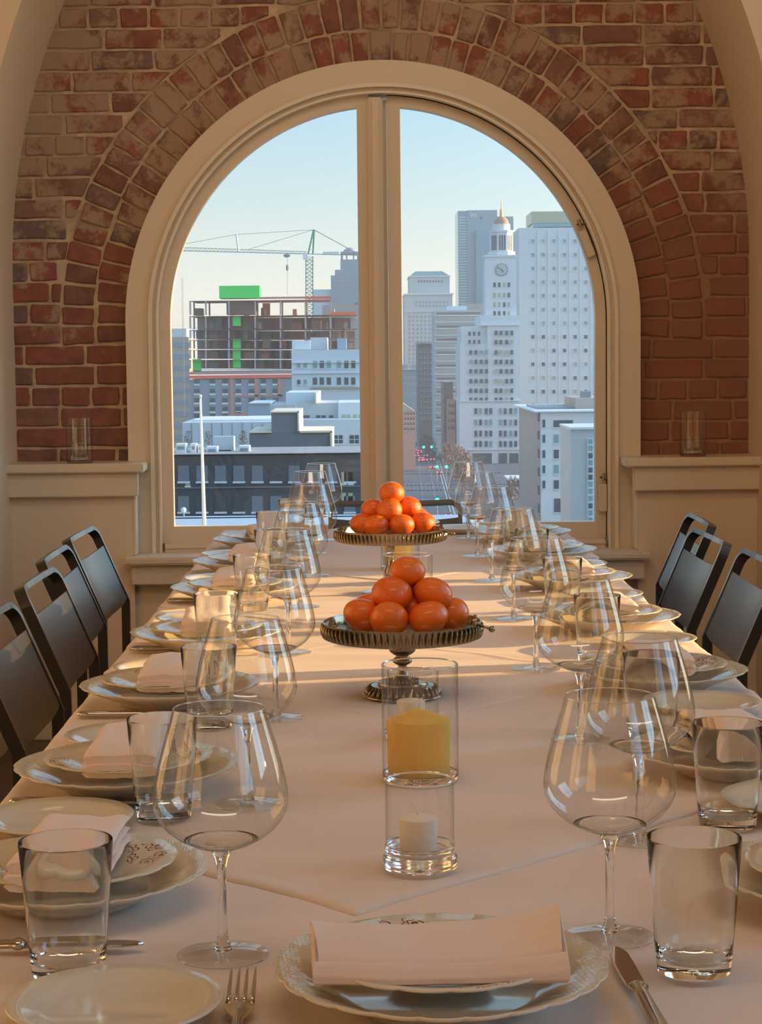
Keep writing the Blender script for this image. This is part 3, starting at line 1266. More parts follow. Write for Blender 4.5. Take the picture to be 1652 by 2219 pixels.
def make_fork(lab):
    k = empty('table_fork', label=lab, cat='fork')

    def zc_(y):      # curve of the fork seen from the side
        return .004 + .016 * max(0, (y - .03) / .075) ** 1.6 - .0 if y > .03 else .004 + .006 * max(0, (-y) / .13)
    t = MB()
    for i in range(4):
        x = (i - 1.5) * .0068
        pts = [(x * (1 if j > 1 else .97), .048 + j * .0105, zc_(.048 + j * .0105)) for j in range(6)]
        tt = MB().tube(pts, [.0021, .0019, .0018, .0016, .0013, .0006], 8)
        tt.build('tine', M['steel'], k, smooth='all')
    hd = MB()
    prof = [(-.13, .0095), (-.12, .0105), (-.09, .0085), (-.05, .005), (-.01, .0038), (.015, .0045), (.026, .0085), (.036, .0122), (.045, .0125), (.051, .0122)]
    vs, fs = [], []
    for y, hw in prof:
        z = zc_(y)
        for u in (-1, -.5, 0, .5, 1):
            vs.append((u * hw, y, z + .0016 * (1 - u * u)))
        for u in (-1, -.5, 0, .5, 1):
            vs.append((u * hw, y, z - .0012))
    n = len(prof)
    for i in range(n - 1):
        for j in range(4):
            a = i * 10 + j
            fs += [(a, a + 1, a + 11, a + 10), (a + 5, a + 15, a + 16, a + 6)]
        fs += [(i * 10, i * 10 + 10, i * 10 + 15, i * 10 + 5), (i * 10 + 4, i * 10 + 9, i * 10 + 19, i * 10 + 14)]
    for i in (0, n - 1):
        for j in range(4):
            a = i * 10 + j
            fs.append((a, a + 1, a + 6, a + 5))
    hd.add(vs, fs).build('handle', M['steel'], k, smooth=True)
    return k


ky = T(1386, 2160).y
kn = make_knife('steel table knife in the foreground, right of the front plate')
kn.location = (T(1365, 2130).x + .001, ky, ZTOP)
kn.rotation_euler = (0, 0, .03)
fk = make_fork('four tined steel fork between bread plate and front plate')
fy = T(527, 2168, ZTOP + .008).y
fk.location = (T(527, 2168).x, fy - .048, ZTOP + .001)
for i, (px, py, lab) in enumerate(((312, 2066, 'steel table knife at lower left, passing behind the nearest tumbler'), (21, 1755, 'steel knife whose handle lies at the left edge behind the second bread plate'),
                                   (168, 1562, 'knife with its handle by the left edge, third from the near end'), (283, 1418, 'knife with its handle by the left edge, fourth from the near end'),
                                   (362, 1312, 'farthest visible knife with its handle by the left edge'))):
    p = T(px, py)
    if i == 0:
        dup(kn, (p.x - .108, p.y, ZTOP), -pi / 2, lab)
    else:
        dup(kn, (p.x + .123, p.y, ZTOP), -pi / 2 + random.uniform(-.02, .02), lab)

# ------------------------------------------------------------------ candle glasses and candles
GP = 'glass candle cylinders on the table'


def tall_holder(x, y, z, lab, H=.148, R=.0485):
    t = empty('candle_cylinder', (x, y, z), label=lab, cat='candle holder', group=GP)
    MB().lathe([(R, .0035), (R, H - .001)], 72).build('cylinder_wall', M['cyl'], t, smooth='all')
    MB().lathe([(R + .0001, H - .0014), (R + .0001, H), (R - .001, H + .0006), (R - .0022, H), (R - .0022, H - .0014), (R + .0001, H - .0014)], 72).build('rim', M['clear'], t, smooth='all')
    MB().lathe([(R - .0022, .010), (R - .0001, .010), (R, .004), (R - .003, .0), (.0001, .0), (.0001, .0075), (R - .006, .0085), (R - .0022, .010)], 72).build('base', M['clear'], t, smooth=True)
    return t


def small_holder(x, y, z, lab):
    t = empty('votive_glass', (x, y, z), label=lab, cat='candle holder', group=GP)
    MB().lathe([(.0360, .024), (.0362, .0930)], 72).build('cylinder_wall', M['cyl'], t, smooth='all')
    MB().lathe([(.0343, .0925), (.0343, .0940), (.0353, .0948), (.0363, .0938), (.0363, .0925), (.0343, .0925)], 72).build('rim', M['clear'], t, smooth='all')
    MB().lathe([(.0335, .022), (.0345, .0255), (.0362, .026), (.0368, .0225), (.0372, .020), (.0362, .0175), (.0385, .0145), (.0398, .0115), (.0385, .0090), (.0398, .0060), (.0390, .0015), (.034, 0), (.0001, .0), (.0001, .0125), (.024, .0130), (.0310, .0165), (.0335, .022)], 72).build('base', M['clear'], t, smooth='all')
    return t


def candle(x, y, z, R, H, mat, lab, peak=.007, lean=.3):
    t = empty('candle', (x, y, z), label=lab, cat='candle', group='candles on the table')
    MB().lathe([(.0001, H + peak), (R * .3, H + peak * .68), (R * .9, H + peak * .08), (R * .985, H - .0005), (R, H - .003), (R * .985, H * .5), (R * .97, .002), (R * .94, 0), (.0001, 0)], 56).build('wax', mat, t, smooth=True)
    MB().tube([(0, 0, H + peak - .002), (-.001 * lean * 3, 0, H + peak + .005), (-.014 * lean, 0, H + peak + .013)], [.0011, .001, .0007], 8).build('wick', M['wick'], t, smooth='all')
    return t


c = T(911, 1879, ZTOP)
small_holder(c.x, c.y, ZTOP, 'small footed votive glass nearest the camera, holding a short white candle')
candle(c.x - .0015, c.y, ZTOP + .0132, .020, .040, M['wax'], 'short white votive candle in the nearest small glass', .0025, .5)
c = T(912, 1688, ZTOP)
tall_holder(c.x, c.y, ZTOP, 'tall glass cylinder around the large yellow candle nearest the camera')
candle(c.x - .0025, c.y, ZTOP + .009, .0405, .069, M['ywax'], 'thick yellow pillar candle with a pointed top, nearest of the yellow candles', .0135, -.4)
c = T(896, 1598, ZTOP)
small_holder(c.x, c.y, ZTOP, 'small votive glass seen behind the large yellow candle')
candle(c.x - .003, c.y, ZTOP + .0132, .020, .040, M['wax'], 'short white candle seen just behind the yellow pillar candle', .0025, -.2)
c = T(884, 1201, ZTOP + .148)
tall_holder(c.x, c.y, ZTOP, 'glass cylinder standing between the two silver fruit stands')
candle(c.x, c.y, ZTOP + .009, .034, .060, M['ywax'], 'yellow candle between the two fruit stands, behind the oranges', .006)
tall_holder(.088, 4.80, ZTOP, 'glass cylinder just behind the far silver fruit stand')
candle(.085, 4.80, ZTOP + .009, .036, .065, M['ywax'], 'yellow candle just behind the far fruit stand', .006)
for (px, py, lab) in ((173, 999, 'clear glass cylinder on the left wall shelf in front of the bricks'), (1502, 981, 'clear glass cylinder on the right wall shelf in front of the bricks')):
    c = P(px, py, 6.50)
    t = tall_holder(c.x, 6.50, zsl, lab, .150, .044)
    t['group'] = 'glass cylinders on the wall shelves'
    t2 = small_holder(c.x, 6.50, zsl + .009, 'small clear cup standing inside the cylinder on the %s wall shelf' % lab.split()[5])
    t2.scale = (.78, .78, .62)
    t2['group'] = 'small cups inside the shelf cylinders'

# ------------------------------------------------------------------ fruit stands


def petals(m, R, z0, z1, nn, w, tilt=0, r=.004):
    for i in range(nn):
        a = 2 * pi * (i + .5) / nn
        t = MB().ball((0, 0, 0), (1, 1, 1), 6, 5)
        zm, hz_ = (z0 + z1) / 2, (z1 - z0) / 2
        vs = []
        for x, y, z in t.v:
            wid = (.55 - .45 * z) if z > -.99 else .5
            rr = R + tilt * (z + 1) / 2 + x * r
            tt = y * w * wid
            vs.append((rr * cos(a) - tt * sin(a), rr * sin(a) + tt * cos(a), zm + z * hz_))
        m.add(vs, t.f)


def make_stand(x, y, H, lab, knop=True):
    t = empty('fruit_stand', (x, y, ZTOP), label=lab, cat='fruit stand', group='silver footed fruit stands')
    R = .126
    m = MB().lathe([(.0001, H - .024), (.04, H - .0235), (R * .9, H - .021), (R * .96, H - .018), (R * .965, H - .004), (R * .985, H), (R, H), (R * 1.0, H - .003), (R * .985, H - .006), (R * .975, H - .022), (R * .955, H - .027), (R * .88, H - .029), (.03, H - .029), (.0001, H - .029)], 96)
    m.build('tray_rim', M['silver'], t, smooth=True)
    MB().lathe([(.0001, H - .0205), (R * .93, H - .0200), (R * .95, H - .0205), (.0001, H - .0235)], 72).build('tray', M['tray'], t, smooth=True)
    b = MB()
    petals(b, R * .985, H - .026, H - .003, 76, .0046, .003)
    b.build('leaf_border', M['silver'], t, smooth='all')

    def flute(nn, amp):
        return lambda r, z, a: (r * (1 + amp * abs(sin(nn * a / 2)) - amp * .5) if .012 < r else r, z)
    zt = H - .029
    if knop:
        st = MB().lathe([(.012, zt + .004), (.011, zt - .002), (.0150, zt - .004), (.0205, zt - .009), (.0218, zt - .014), (.0195, zt - .020), (.014, zt - .0245), (.010, zt - .026), (.0115, zt - .029), (.0148, zt - .033), (.0148, zt - .037), (.011, zt - .040), (.0068, zt - .042)], 80, flute(22, .07))
        st.build('knop', M['silver'], t, smooth='all')
        MB().lathe([(.0068, zt - .041), (.0072, zt - .048), (.0095, .034), (.0135, .026), (.019, .022), (.0235, .0205)], 40).build('stem', M['silver'], t, smooth='all')
        MB().lathe([(.0235, .0205), (.0245, .022), (.030, .0205), (.039, .0215), (.0405, .0195), (.0405, .0175), (.050, .016), (.060, .0035), (.0635, .0015), (.064, .0), (.0001, .0), (.0001, .006)], 72).build('base', M['silver'], t, smooth=True)
        b = MB()
        petals(b, .0608, .0025, .0165, 34, .0050, -.0095, .0036)
        b.build('base_border', M['silver'], t, smooth='all')
        b = MB()
        petals(b, .0255, .0205, .0262, 26, .0028, -.001, .0022)
        b.build('stem_collar', M['silver'], t, smooth='all')
    else:
        MB().lathe([(.05, zt + .004), (.020, zt), (.011, zt - .008), (.009, zt - .018), (.0075, zt - .045), (.0095, zt - .055), (.0155, zt - .066), (.0165, zt - .075), (.012, zt - .086), (.0075, zt - .094), (.009, .018), (.016, .013), (.030, .010)], 48).build('stem', M['silver'], t, smooth='all')
        MB().lathe([(.030, .010), (.050, .007), (.0615, .004), (.0650, .0015), (.0650, 0), (.0001, 0)], 72).build('base', M['tray'], t, smooth='all')
    # handles: a scroll plaque with a bar carrying two ball ends
    for s, ang in ((-1, pi + .35), (1, -.25)):
        hx, hy = (R * .93) * cos(ang), (R * .93) * sin(ang)
        h = empty('handle', (hx, hy, H - .012), ang)
        h.parent = t
        q = MB()
        plate = [(-.018, -.008), (-.019, 0), (-.015, .006), (-.012, .004), (-.010, .012), (-.006, .015), (-.004, .022), (0, .024), (.004, .022), (.006, .015), (.010, .012), (.012, .004), (.015, .006), (.019, 0), (.018, -.008)]
        q.add([(-.002, x, z) for x, z in plate] + [(.003, x, z) for x, z in plate], [tuple(range(15)), tuple(range(29, 14, -1))] + [(i, (i + 1) % 15, 15 + (i + 1) % 15, 15 + i) for i in range(15)])
        for (cx_, cz_, rr) in ((0, .0155, .005), (-.010, .003, .004), (.010, .003, .004)):
            q.tube([(-.0035, cx_ + rr * cos(u * pi / 6), cz_ + rr * sin(u * pi / 6)) for u in range(13)], .0013, 6)
        q.build('scroll', M['silver'], h, smooth=True)
        if s > 0:
            MB().tube([(.003, -.006, .010), (.03, -.014, .004)], .0022, 8).ball((.003, -.006, .010), .0055).ball((.030, -.014, .004), .0052).build('bar', M['silver'], h, smooth='all')
        else:
            MB().tube([(.0, .010, .010), (-.006, .030, .006)], .0022, 8).ball((0, .010, .010), .0045).build('bar', M['silver'], h, smooth='all')
    return t


s1 = T(873, 1505, ZTOP)
S1 = (s1.x, s1.y)
H1 = EYE.z - (EYE.z - P(875, 1345, s1.y).z) - ZTOP
make_stand(s1.x, s1.y, H1, 'nearer silver fruit stand with leaf border, tray piled with oranges')
s2 = T(848, 1285, ZTOP)
H2 = P(848, 1146, s2.y).z - ZTOP
make_stand(s2.x, s2.y, H2, 'farther silver fruit stand near the window, tray piled with oranges', False)

# oranges


def orange_mat():
    m, t, b = nmat('orange_peel')
    N, L = t.nodes.new, t.links.new
    b.inputs['Roughness'].default_value = .32
    b.inputs['Coat Weight'].default_value = .5
    b.inputs['Coat Roughness'].default_value = .14
    b.inputs['Subsurface Weight'].default_value = .05
    b.inputs['Subsurface Radius'].default_value = (.01, .004, .001)
    oi = N('ShaderNodeObjectInfo')
    r = N('ShaderNodeValToRGB')
    r.color_ramp.elements[0].color = (.84, .135, .003, 1)
    r.color_ramp.elements[1].color = (.90, .20, .004, 1)
    L(oi.outputs['Random'], r.inputs[0])
    tcn = N('ShaderNodeTexCoord')
    n0 = N('ShaderNodeTexNoise')
    n0.inputs['Scale'].default_value = 1.6
    L(tcn.outputs['Object'], n0.inputs['Vector'])
    mr = N('ShaderNodeMapRange')
    mr.inputs['From Min'].default_value = .55
    mr.inputs['From Max'].default_value = .75
    mr.inputs['To Max'].default_value = .5
    L(n0.outputs[0], mr.inputs['Value'])
    mx = N('ShaderNodeMix')
    mx.data_type = 'RGBA'
    L(mr.outputs[0], mx.inputs['Factor'])
    L(r.outputs[0], mx.inputs['A'])
    mx.inputs['B'].default_value = (.74, .24, .015, 1)
    L(mx.outputs['Result'], b.inputs['Base Color'])
    v = N('ShaderNodeTexVoronoi')
    v.inputs['Scale'].default_value = 24
    L(tcn.outputs['Object'], v.inputs['Vector'])
    bp = N('ShaderNodeBump')
    bp.inputs['Strength'].default_value = .45
    bp.inputs['Distance'].default_value = .0010
    L(v.outputs['Distance'], bp.inputs['Height'])
    L(bp.outputs[0], b.inputs['Normal'])
    return m


M['orange'] = orange_mat()
M['calyx'] = plain('calyx', (.16, .13, .03), .8)


def orange_mesh(sq):
    m = MB()
    prof = []
    for j in range(25):
        a = pi * j / 24
        r, z = sin(a), -cos(a)
        z *= sq
        if z > .9 * sq:
            z -= .05 * (1 - min(1, r / .25)) ** 1
        if z < -.9 * sq:
            z += .05 * (1 - min(1, r / .25))
        prof.append((r if 0 < j < 24 else 0, z))
    m.lathe(prof, 40, lambda r, z, a: (r * (1 + .010 * cos(3 * a + 1) + .006 * cos(5 * a)), z))
    return m.mesh('orange', M['orange'], 'all')


ome = [orange_mesh(.84), orange_mesh(.9), orange_mesh(.8)]
calyx_me = MB().lathe([(.0001, .02), (.04, .015), (.07, .0), (.05, -.02), (.0001, -.02)], 10, lambda r, z, a: (r * (1 + .4 * cos(5 * a)), z)).mesh('calyx', M['calyx'])


def orange(px, py, D, r, lab, k=0, tilt=None, stand='near'):
    p = P(px, py, D)
    o = obj('orange', ome[k % 3], None, p)
    o.scale = (r, r, r)
    o.rotation_euler = tilt or (random.uniform(-.35, .35), random.uniform(-.35, .35), random.uniform(0, 6))
    c_ = obj('calyx', calyx_me, o, (0, 0, .85 * (.84, .9, .8)[k % 3] + .02))
    tag(o, lab, 'orange', 'oranges on the %s fruit stand' % stand)
    return o


d1 = s1.y
sn = 'on the nearer fruit stand'
orange(883.4, 1237, d1 + .005, .0285, 'top orange of the pile ' + sn, 0, (.1, .1, 0))
orange(849.8, 1286.8, d1 - .022, .0325, 'left orange of the middle layer ' + sn, 0, (.2, -.1, 1))
orange(938.8, 1286, d1 - .012, .0315, 'right orange of the middle layer ' + sn, 2, (.4, .1, 2))
orange(893, 1285, d1 + .036, .030, 'orange at the back of the middle layer ' + sn, 1)
orange(786, 1333, d1 - .028, .031, 'leftmost orange of the bottom layer ' + sn, 2, (.1, .5, 1))
orange(844, 1341, d1 - .060, .0305, 'front left orange of the bottom layer ' + sn, 0, (.6, 0, 3))
orange(928, 1338, d1 - .055, .0320, 'front right orange of the bottom layer ' + sn, 2)
orange(978, 1328, d1 + .004, .0285, 'rightmost orange of the bottom layer ' + sn, 1)
orange(802, 1318, d1 + .040, .0285, 'back left orange of the bottom layer ' + sn, 0)
orange(889, 1322, d1 + .004, .0285, 'orange hidden in the middle of the bottom layer ' + sn, 0)
orange(900, 1313, d1 + .066, .0285, 'orange at the very back of the bottom layer ' + sn, 0)
orange(950, 1315, d1 + .058, .0285, 'back right orange of the bottom layer ' + sn, 0)
d2 = s2.y
sn = 'on the farther fruit stand'
orange(849, 1068.6, d2 + .005, .0292, 'top orange of the pile ' + sn, 1, (.1, .1, 0), 'far')
orange(844, 1106, d2 - .028, .0298, 'front orange of the middle layer ' + sn, 1, None, 'far')
orange(809, 1106, d2 + .012, .0290, 'left orange of the middle layer ' + sn, 1, None, 'far')
orange(886, 1101, d2 + .018, .0296, 'right orange of the middle layer ' + sn, 1, None, 'far')
orange(785, 1135, d2 - .010, .0280, 'leftmost orange of the bottom layer ' + sn, 0, None, 'far')
orange(816, 1139, d2 - .052, .0290, 'front left orange of the bottom layer ' + sn, 0, None, 'far')
orange(871, 1137, d2 - .054, .0290, 'front right orange of the bottom layer ' + sn, 0, None, 'far')
orange(917, 1134, d2 - .018, .0290, 'rightmost orange of the bottom layer ' + sn, 1, None, 'far')
orange(846, 1130, d2 + .012, .0280, 'orange hidden in the middle of the bottom layer ' + sn, 0, None, 'far')
orange(903, 1122, d2 + .040, .0280, 'back right orange of the bottom layer ' + sn, 0, None, 'far')
orange(822, 1124, d2 + .058, .0280, 'back left orange of the bottom layer ' + sn, 0, None, 'far')

# ------------------------------------------------------------------ chairs


def make_chair(lab):
    c = empty('dining_chair', label=lab, cat='chair', group='dark dining chairs around the table')
    hw = .213
    ZB, ZTP, RECL = .60, .812, .40
    th = RECL

    def pos(s):
        "height parameter s (0 = bend) -> x, z, normal"
        if s <= 0:
            return 0.0, ZB + s, Vector((1, 0, 0))
        # smooth bend
        return -s * sin(th), ZB + s * cos(th), Vector((cos(th), 0, sin(th)))
    Smax = (ZTP - ZB) / cos(th)
    # frame loop in (y, s)
    rc = .035
    path = [(-hw, -.03), (-hw, 0.0), (-hw, .02), (-hw, Smax - rc)]
    for i in range(1, 7):
        a = i / 7 * pi / 2
        path.append((-hw + rc - rc * cos(a), Smax - rc + rc * sin(a)))
    path.append((-hw + rc, Smax))
    path += [(-.1, Smax), (0, Smax), (.1, Smax)]
    path += [(-y, s) for y, s in reversed(path[:11])]
    m = MB()
    vs, fs = [], []
    n = len(path)
    for i, (y, s) in enumerate(path):
        y0, s0 = path[max(0, i - 1)]
        y1, s1_ = path[min(n - 1, i + 1)]
        d = Vector((y1 - y0, s1_ - s0)).normalized()
        pn = Vector((d.y, -d.x))
        x, z, nn = pos(s)
        tang = Vector((-sin(th), 0, cos(th))) if s > 0 else Vector((0, 0, 1))
        if abs(s) < .001:
            tang = Vector((-sin(th / 2), 0, cos(th / 2)))
            nn = Vector((cos(th / 2), 0, sin(th / 2)))
        bowx = -.020 * (1 - (y / hw) ** 2)
        for (a, b_) in ((-.0065, -.013), (.0065, -.013), (.0065, .011), (-.0065, .011)):
            q = Vector((x, y, z)) + (Vector((0, pn.x, 0)) + tang * pn.y) * a + nn * (b_ + bowx)
            vs.append(q)
    for i in range(n - 1):
        for k in range(4):
            q = (k + 1) % 4
            fs.append((i * 4 + k, i * 4 + q, i * 4 + 4 + q, i * 4 + 4 + k))
    fs += [(0, 1, 2, 3), (4 * n - 4, 4 * n - 3, 4 * n - 2, 4 * n - 1)]
    m.add(vs, fs)
    m.build('back_frame', M['chair_frame'], c)
    # backrest panel
    pm = MB()

    def pan(u, v, off):
        y = (u * 2 - 1) * (hw - .006)
        top = Smax - .058 - .006 * (1 - (2 * u - 1) ** 2)
        bot = .0 - .018 * (1 - (2 * u - 1) ** 4) + .01
        s = bot + (top - bot) * v
        x, z, nn = pos(max(s, .0001))
        if s < 0:
            z += s
        q = Vector((x, y, z)) + nn * (-.020 * (1 - (y / hw) ** 2) + off + .006)
        return q
    nu, nv = 20, 12
    pm.grid(nu, nv, lambda u, v: pan(u, v, .004))
    pm.grid(nu, nv, lambda u, v: pan(u, v, -.004))
    for v in (0, 1):
        pm.grid(nu, 1, lambda u, t, v=v: pan(u, v, .004 - .008 * t))
    for u in (0, 1):
        pm.grid(1, nv, lambda t, v, u=u: pan(u, v, .004 - .008 * t))
    pm.build('backrest', M['chair'], c, smooth=True)
    sm = MB()

    def seat(u, v, z):
        x = .0 + u * .42
        y = (v * 2 - 1) * (.205)
        return (x, y, .452 - .012 * sin(pi * u) * (1 - (2 * v - 1) ** 2 * .3) + z)
    sm.grid(14, 14, lambda u, v: seat(u, v, 0)).grid(14, 14, lambda u, v: seat(u, v, -.012))
    for e in (0, 1):
        sm.grid(14, 1, lambda u, t, e=e: seat(u, e, -.012 * t)).grid(1, 14, lambda t, v, e=e: seat(e, v, -.012 * t))
    sm.build('seat', M['chair'], c, smooth=True)
    for s in (-1, 1):
        MB().bbox(-.013, .011, s * hw - .0065, s * hw + .0065, 0, .572, .001).build('leg', M['chair_frame'], c)
        MB().bbox(.385, .412, s * hw - .0065, s * hw + .0065, 0, .440, .001).build('leg', M['chair_frame'], c)
        MB().bbox(.015, .385, s * hw - .0065, s * hw + .0065, .415, .440, .001).build('seat_rail', M['chair_frame'], c)
    return c


ch = make_chair('dark dining chair at the left edge of the picture, nearest of the left row')
ch.location = (-.61, 3.54, 0)
dup(ch, (-.627, 4.17, 0), 0, 'second dark dining chair from the near end of the left row')
dup(ch, (-.675, 4.70, 0), 0.02, 'third dark dining chair from the near end of the left row')
dup(ch, (-.69, 5.24, 0), -0.02, 'farthest dark chair of the left row, before the lower wall')
dup(ch, (.83, 4.41, 0), pi, 'nearest dark dining chair of the right row, cut by the picture edge')
dup(ch, (.81, 4.97, 0), pi + .02, 'middle dark dining chair of the right row')
dup(ch, (.872, 5.47, 0), pi - .03, 'farthest dark chair of the right row, before the lower wall')
dup(ch, (.10, 6.20, 0), -pi / 2, 'dark chair at the far table end, in front of the window')

# ------------------------------------------------------------------ city beyond the window
exec_city = True
GZ = -43.7


def fac(name, col, rough=.7, var=.05, vs=.05, **k):
    M[name] = plain(name, col, rough, var=var, vscale=vs, **k)


fac('white_stone', (.66, .71, .74))
fac('grey_panel', (.60, .66, .69))
fac('pale_stone', (.48, .52, .52))
fac('tan_stone', (.46, .40, .33))
fac('painted_sun_stone', (.62, .33, .22))  # orange of the low sun painted into the wall colour
fac('brown_brick', (.26, .19, .17))
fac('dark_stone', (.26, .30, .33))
fac('slate_roof', (.13, .24, .25))
fac('hall_stone', (.30, .33, .36))
fac('concrete', (.44, .40, .38))
fac('raw_slab', (.50, .32, .27))
fac('orange_net', (.95, .17, .07))
fac('safety_net', (.62, .22, .17))
fac('orange_band', (.95, .17, .10))
fac('green_net', (.06, .80, .12))
fac('grey_clad', (.30, .34, .40))
fac('pink_clad', (.58, .28, .22))
fac('blue_roof', (.30, .40, .50))
fac('white_wall', (.66, .72, .76))
fac('slate_wall', (.16, .19, .22))
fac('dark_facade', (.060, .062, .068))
fac('asphalt', (.075, .09, .105), .8)
fac('road_paint', (.40, .42, .40))
fac('roof_grey', (.34, .33, .33))
fac('ledge_pale', (.42, .50, .55))
fac('pane_dark', (.06, .09, .10), .2)
fac('pane_lit', (.42, .42, .28), .3)
fac('pane_blue', (.20, .36, .36), .2)
fac('glass_tower', (.15, .30, .36), .15)
fac('tower_panel', (.24, .33, .40))
fac('crane_paint', (.05, .24, .20))
fac('jib_paint', (.30, .42, .38))
fac('pole_paint', (.82, .70, .52))
fac('twigs', (.20, .15, .12))
fac('evergreen', (.07, .08, .05))
fac('gold', (.9, .55, .15), .3)
fac('copper_dome', (.52, .25, .14))
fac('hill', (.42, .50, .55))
fac('car_paint', (.12, .13, .15), .3)
fac('white_metal', (.75, .78, .80))
M['tail'] = plain('tail_lamp', (.6, .02, .02), emit=(1, .05, .06), estr=7)
M['head'] = plain('head_lamp', (1, .9, .7), emit=(1, .85, .65), estr=3)
M['green'] = plain('green_signal', (.0, .6, .4), emit=(.05, 1, .65), estr=2.5)

OUT = []


def rectat(px0, px1, py0, py1, D):
    pm_ = (py0 + min(py1, 900)) / 2
    return P(px0, pm_, D).x, P(px1, pm_, D).x, P(px0, py1, D).z, P(px1, py0, D).z


WME = {}


def win_mesh(w_, h_, matn, framed=False):
    key = (round(w_, 1), round(h_, 1), matn, framed)
    if key not in WME:
        if framed:
            m = MB()
            t = w_ * .16
            m.box(-w_ / 2 - t, w_ / 2 + t, -.35, .05, -h_ / 2 - t, -h_ / 2).box(-w_ / 2 - t, w_ / 2 + t, -.35, .05, h_ / 2, h_ / 2 + t)
            m.box(-w_ / 2 - t, -w_ / 2, -.35, .05, -h_ / 2, h_ / 2).box(w_ / 2, w_ / 2 + t, -.35, .05, -h_ / 2, h_ / 2)
            WME[key] = m.mesh('window_frame', M[matn])
        else:
            m = MB().box(-w_ / 2, w_ / 2, -.12, .05, -h_ / 2, h_ / 2)
            m.cur = 1
            m.box(-w_ / 2 - .1, w_ / 2 + .1, -.3, .05, -h_ / 2 - .25, -h_ / 2)
            WME[key] = m.mesh('window', [M[matn], M['white_stone']])
    return WME[key]


def windows(root, D, cols, rows, wpx, hpx, mat='pane_dark', alt=None, palt=0.0, framed=None):
    sc_ = D / F
    for py in rows:
        for px in cols:
            p = P(px, py, D)
            mt = alt if alt and random.random() < palt else mat
            lx, lz = p.x - root.location.x, p.z - root.location.z
            ly = D - root.location.y
            w_ = obj('window', win_mesh(wpx * sc_, hpx * sc_, mt), root, (lx, ly, lz))
            if framed:
                obj('window_frame', win_mesh(wpx * sc_, hpx * sc_, framed, True), w_, (0, 0, 0))


def bld(name, lab, D, boxes, group=None, cat='building'):
    "boxes: (px0, px1, ytop, ybottom or None for ground, y offset, depth, material, part name)"
    px0 = min(b[0] for b in boxes)
    px1 = max(b[1] for b in boxes)
    c = P((px0 + px1) / 2, 773, D)
    r = empty(name, (c.x, D, GZ), label=lab, cat=cat, group=group)
    for (a, b_, yt, yb, off, dep, mt, pn) in boxes:
        x0, x1, z0, z1 = rectat(a, b_, yt, yb if yb else 1000, D + off)
        if not yb:
            z0 = GZ
        MB().box(x0 - c.x, x1 - c.x, off, off + dep, z0 - GZ, z1 - GZ).build(pn, M[mt], r)
    return r


ground = MB().box(-900, 900, 75, 5000, GZ - 1, GZ)
tag(ground.build('ground', M['asphalt']), kind='structure')
hill_m = MB()
hill_m.add([(-1500 + 3000 * i / 60, 4200 + 500 * j, GZ - 5 + (1 - abs(j - 1)) * (60 + 40 * noise.noise(Vector((i * .35, 2, 0))) + (60 if i < 24 else 0) * math.exp(-((i - 21.7) / 1.8) ** 2))) for j in range(3) for i in range(61)],
           [(j * 61 + i, j * 61 + i + 1, (j + 1) * 61 + i + 1, (j + 1) * 61 + i) for j in range(2) for i in range(60)])
tag(hill_m.build('hills', M['hill'], smooth='all'), kind='structure')

hz_m = bpy.data.materials.new('city_haze')
hz_m.use_nodes = True
hz_m.node_tree.nodes.remove(hz_m.node_tree.nodes['Principled BSDF'])
vs_ = hz_m.node_tree.nodes.new('ShaderNodeVolumeScatter')
vs_.inputs['Color'].default_value = (.66, .84, 1, 1)
vs_.inputs['Density'].default_value = .00022
vs_.inputs['Anisotropy'].default_value = .2
hz_m.node_tree.links.new(vs_.outputs[0], hz_m.node_tree.nodes['Material Output'].inputs['Volume'])
hb = MB().box(-950, 950, 120, 4000, GZ - .5, 150).build('haze', hz_m)
tag(hb, kind='structure')

# --- right: framed-window tower
def C6(x, y):
    return 860 + x / 3.04, 420 + y / 3.04


D = 900
r = bld('office_tower', 'pale grey office tower with a grid of small square windows, right of the clock tower', D, [
    (1126, 1330, 492, None, 0, 45, 'grey_panel', 'wall'),
    (1152, 1300, 457, 484, 6, 30, 'pane_lit', 'penthouse'), (1156, 1300, 483, 492, 5, 32, 'pane_blue', 'penthouse_glazing')])
cols = [C6(x, 0)[0] for x in (897, 966, 1036, 1106, 1176, 1246)] + [1293]
rows = [C6(0, 312 + i * 90.1)[1] for i in range(13)]
windows(r, D, cols, rows[:7], 7, 8, 'pane_blue', 'pane_lit', .2, framed='white_stone')
windows(r, D, cols, rows[7:], 7.5, 8, 'pane_dark', 'tan_stone', .35, framed='white_stone')
ribs = [(a + b) / 2 for a, b in zip(cols[:-1], cols[1:])]
for x in ribs:
    x0, x1, z0, z1 = rectat(x - 1, x + 1, 500, 900, D)
    MB().box(x0 - r.location.x, x1 - r.location.x, -.5, .1, z0 - GZ, z1 - GZ).build('rib', M['white_wall'], r)

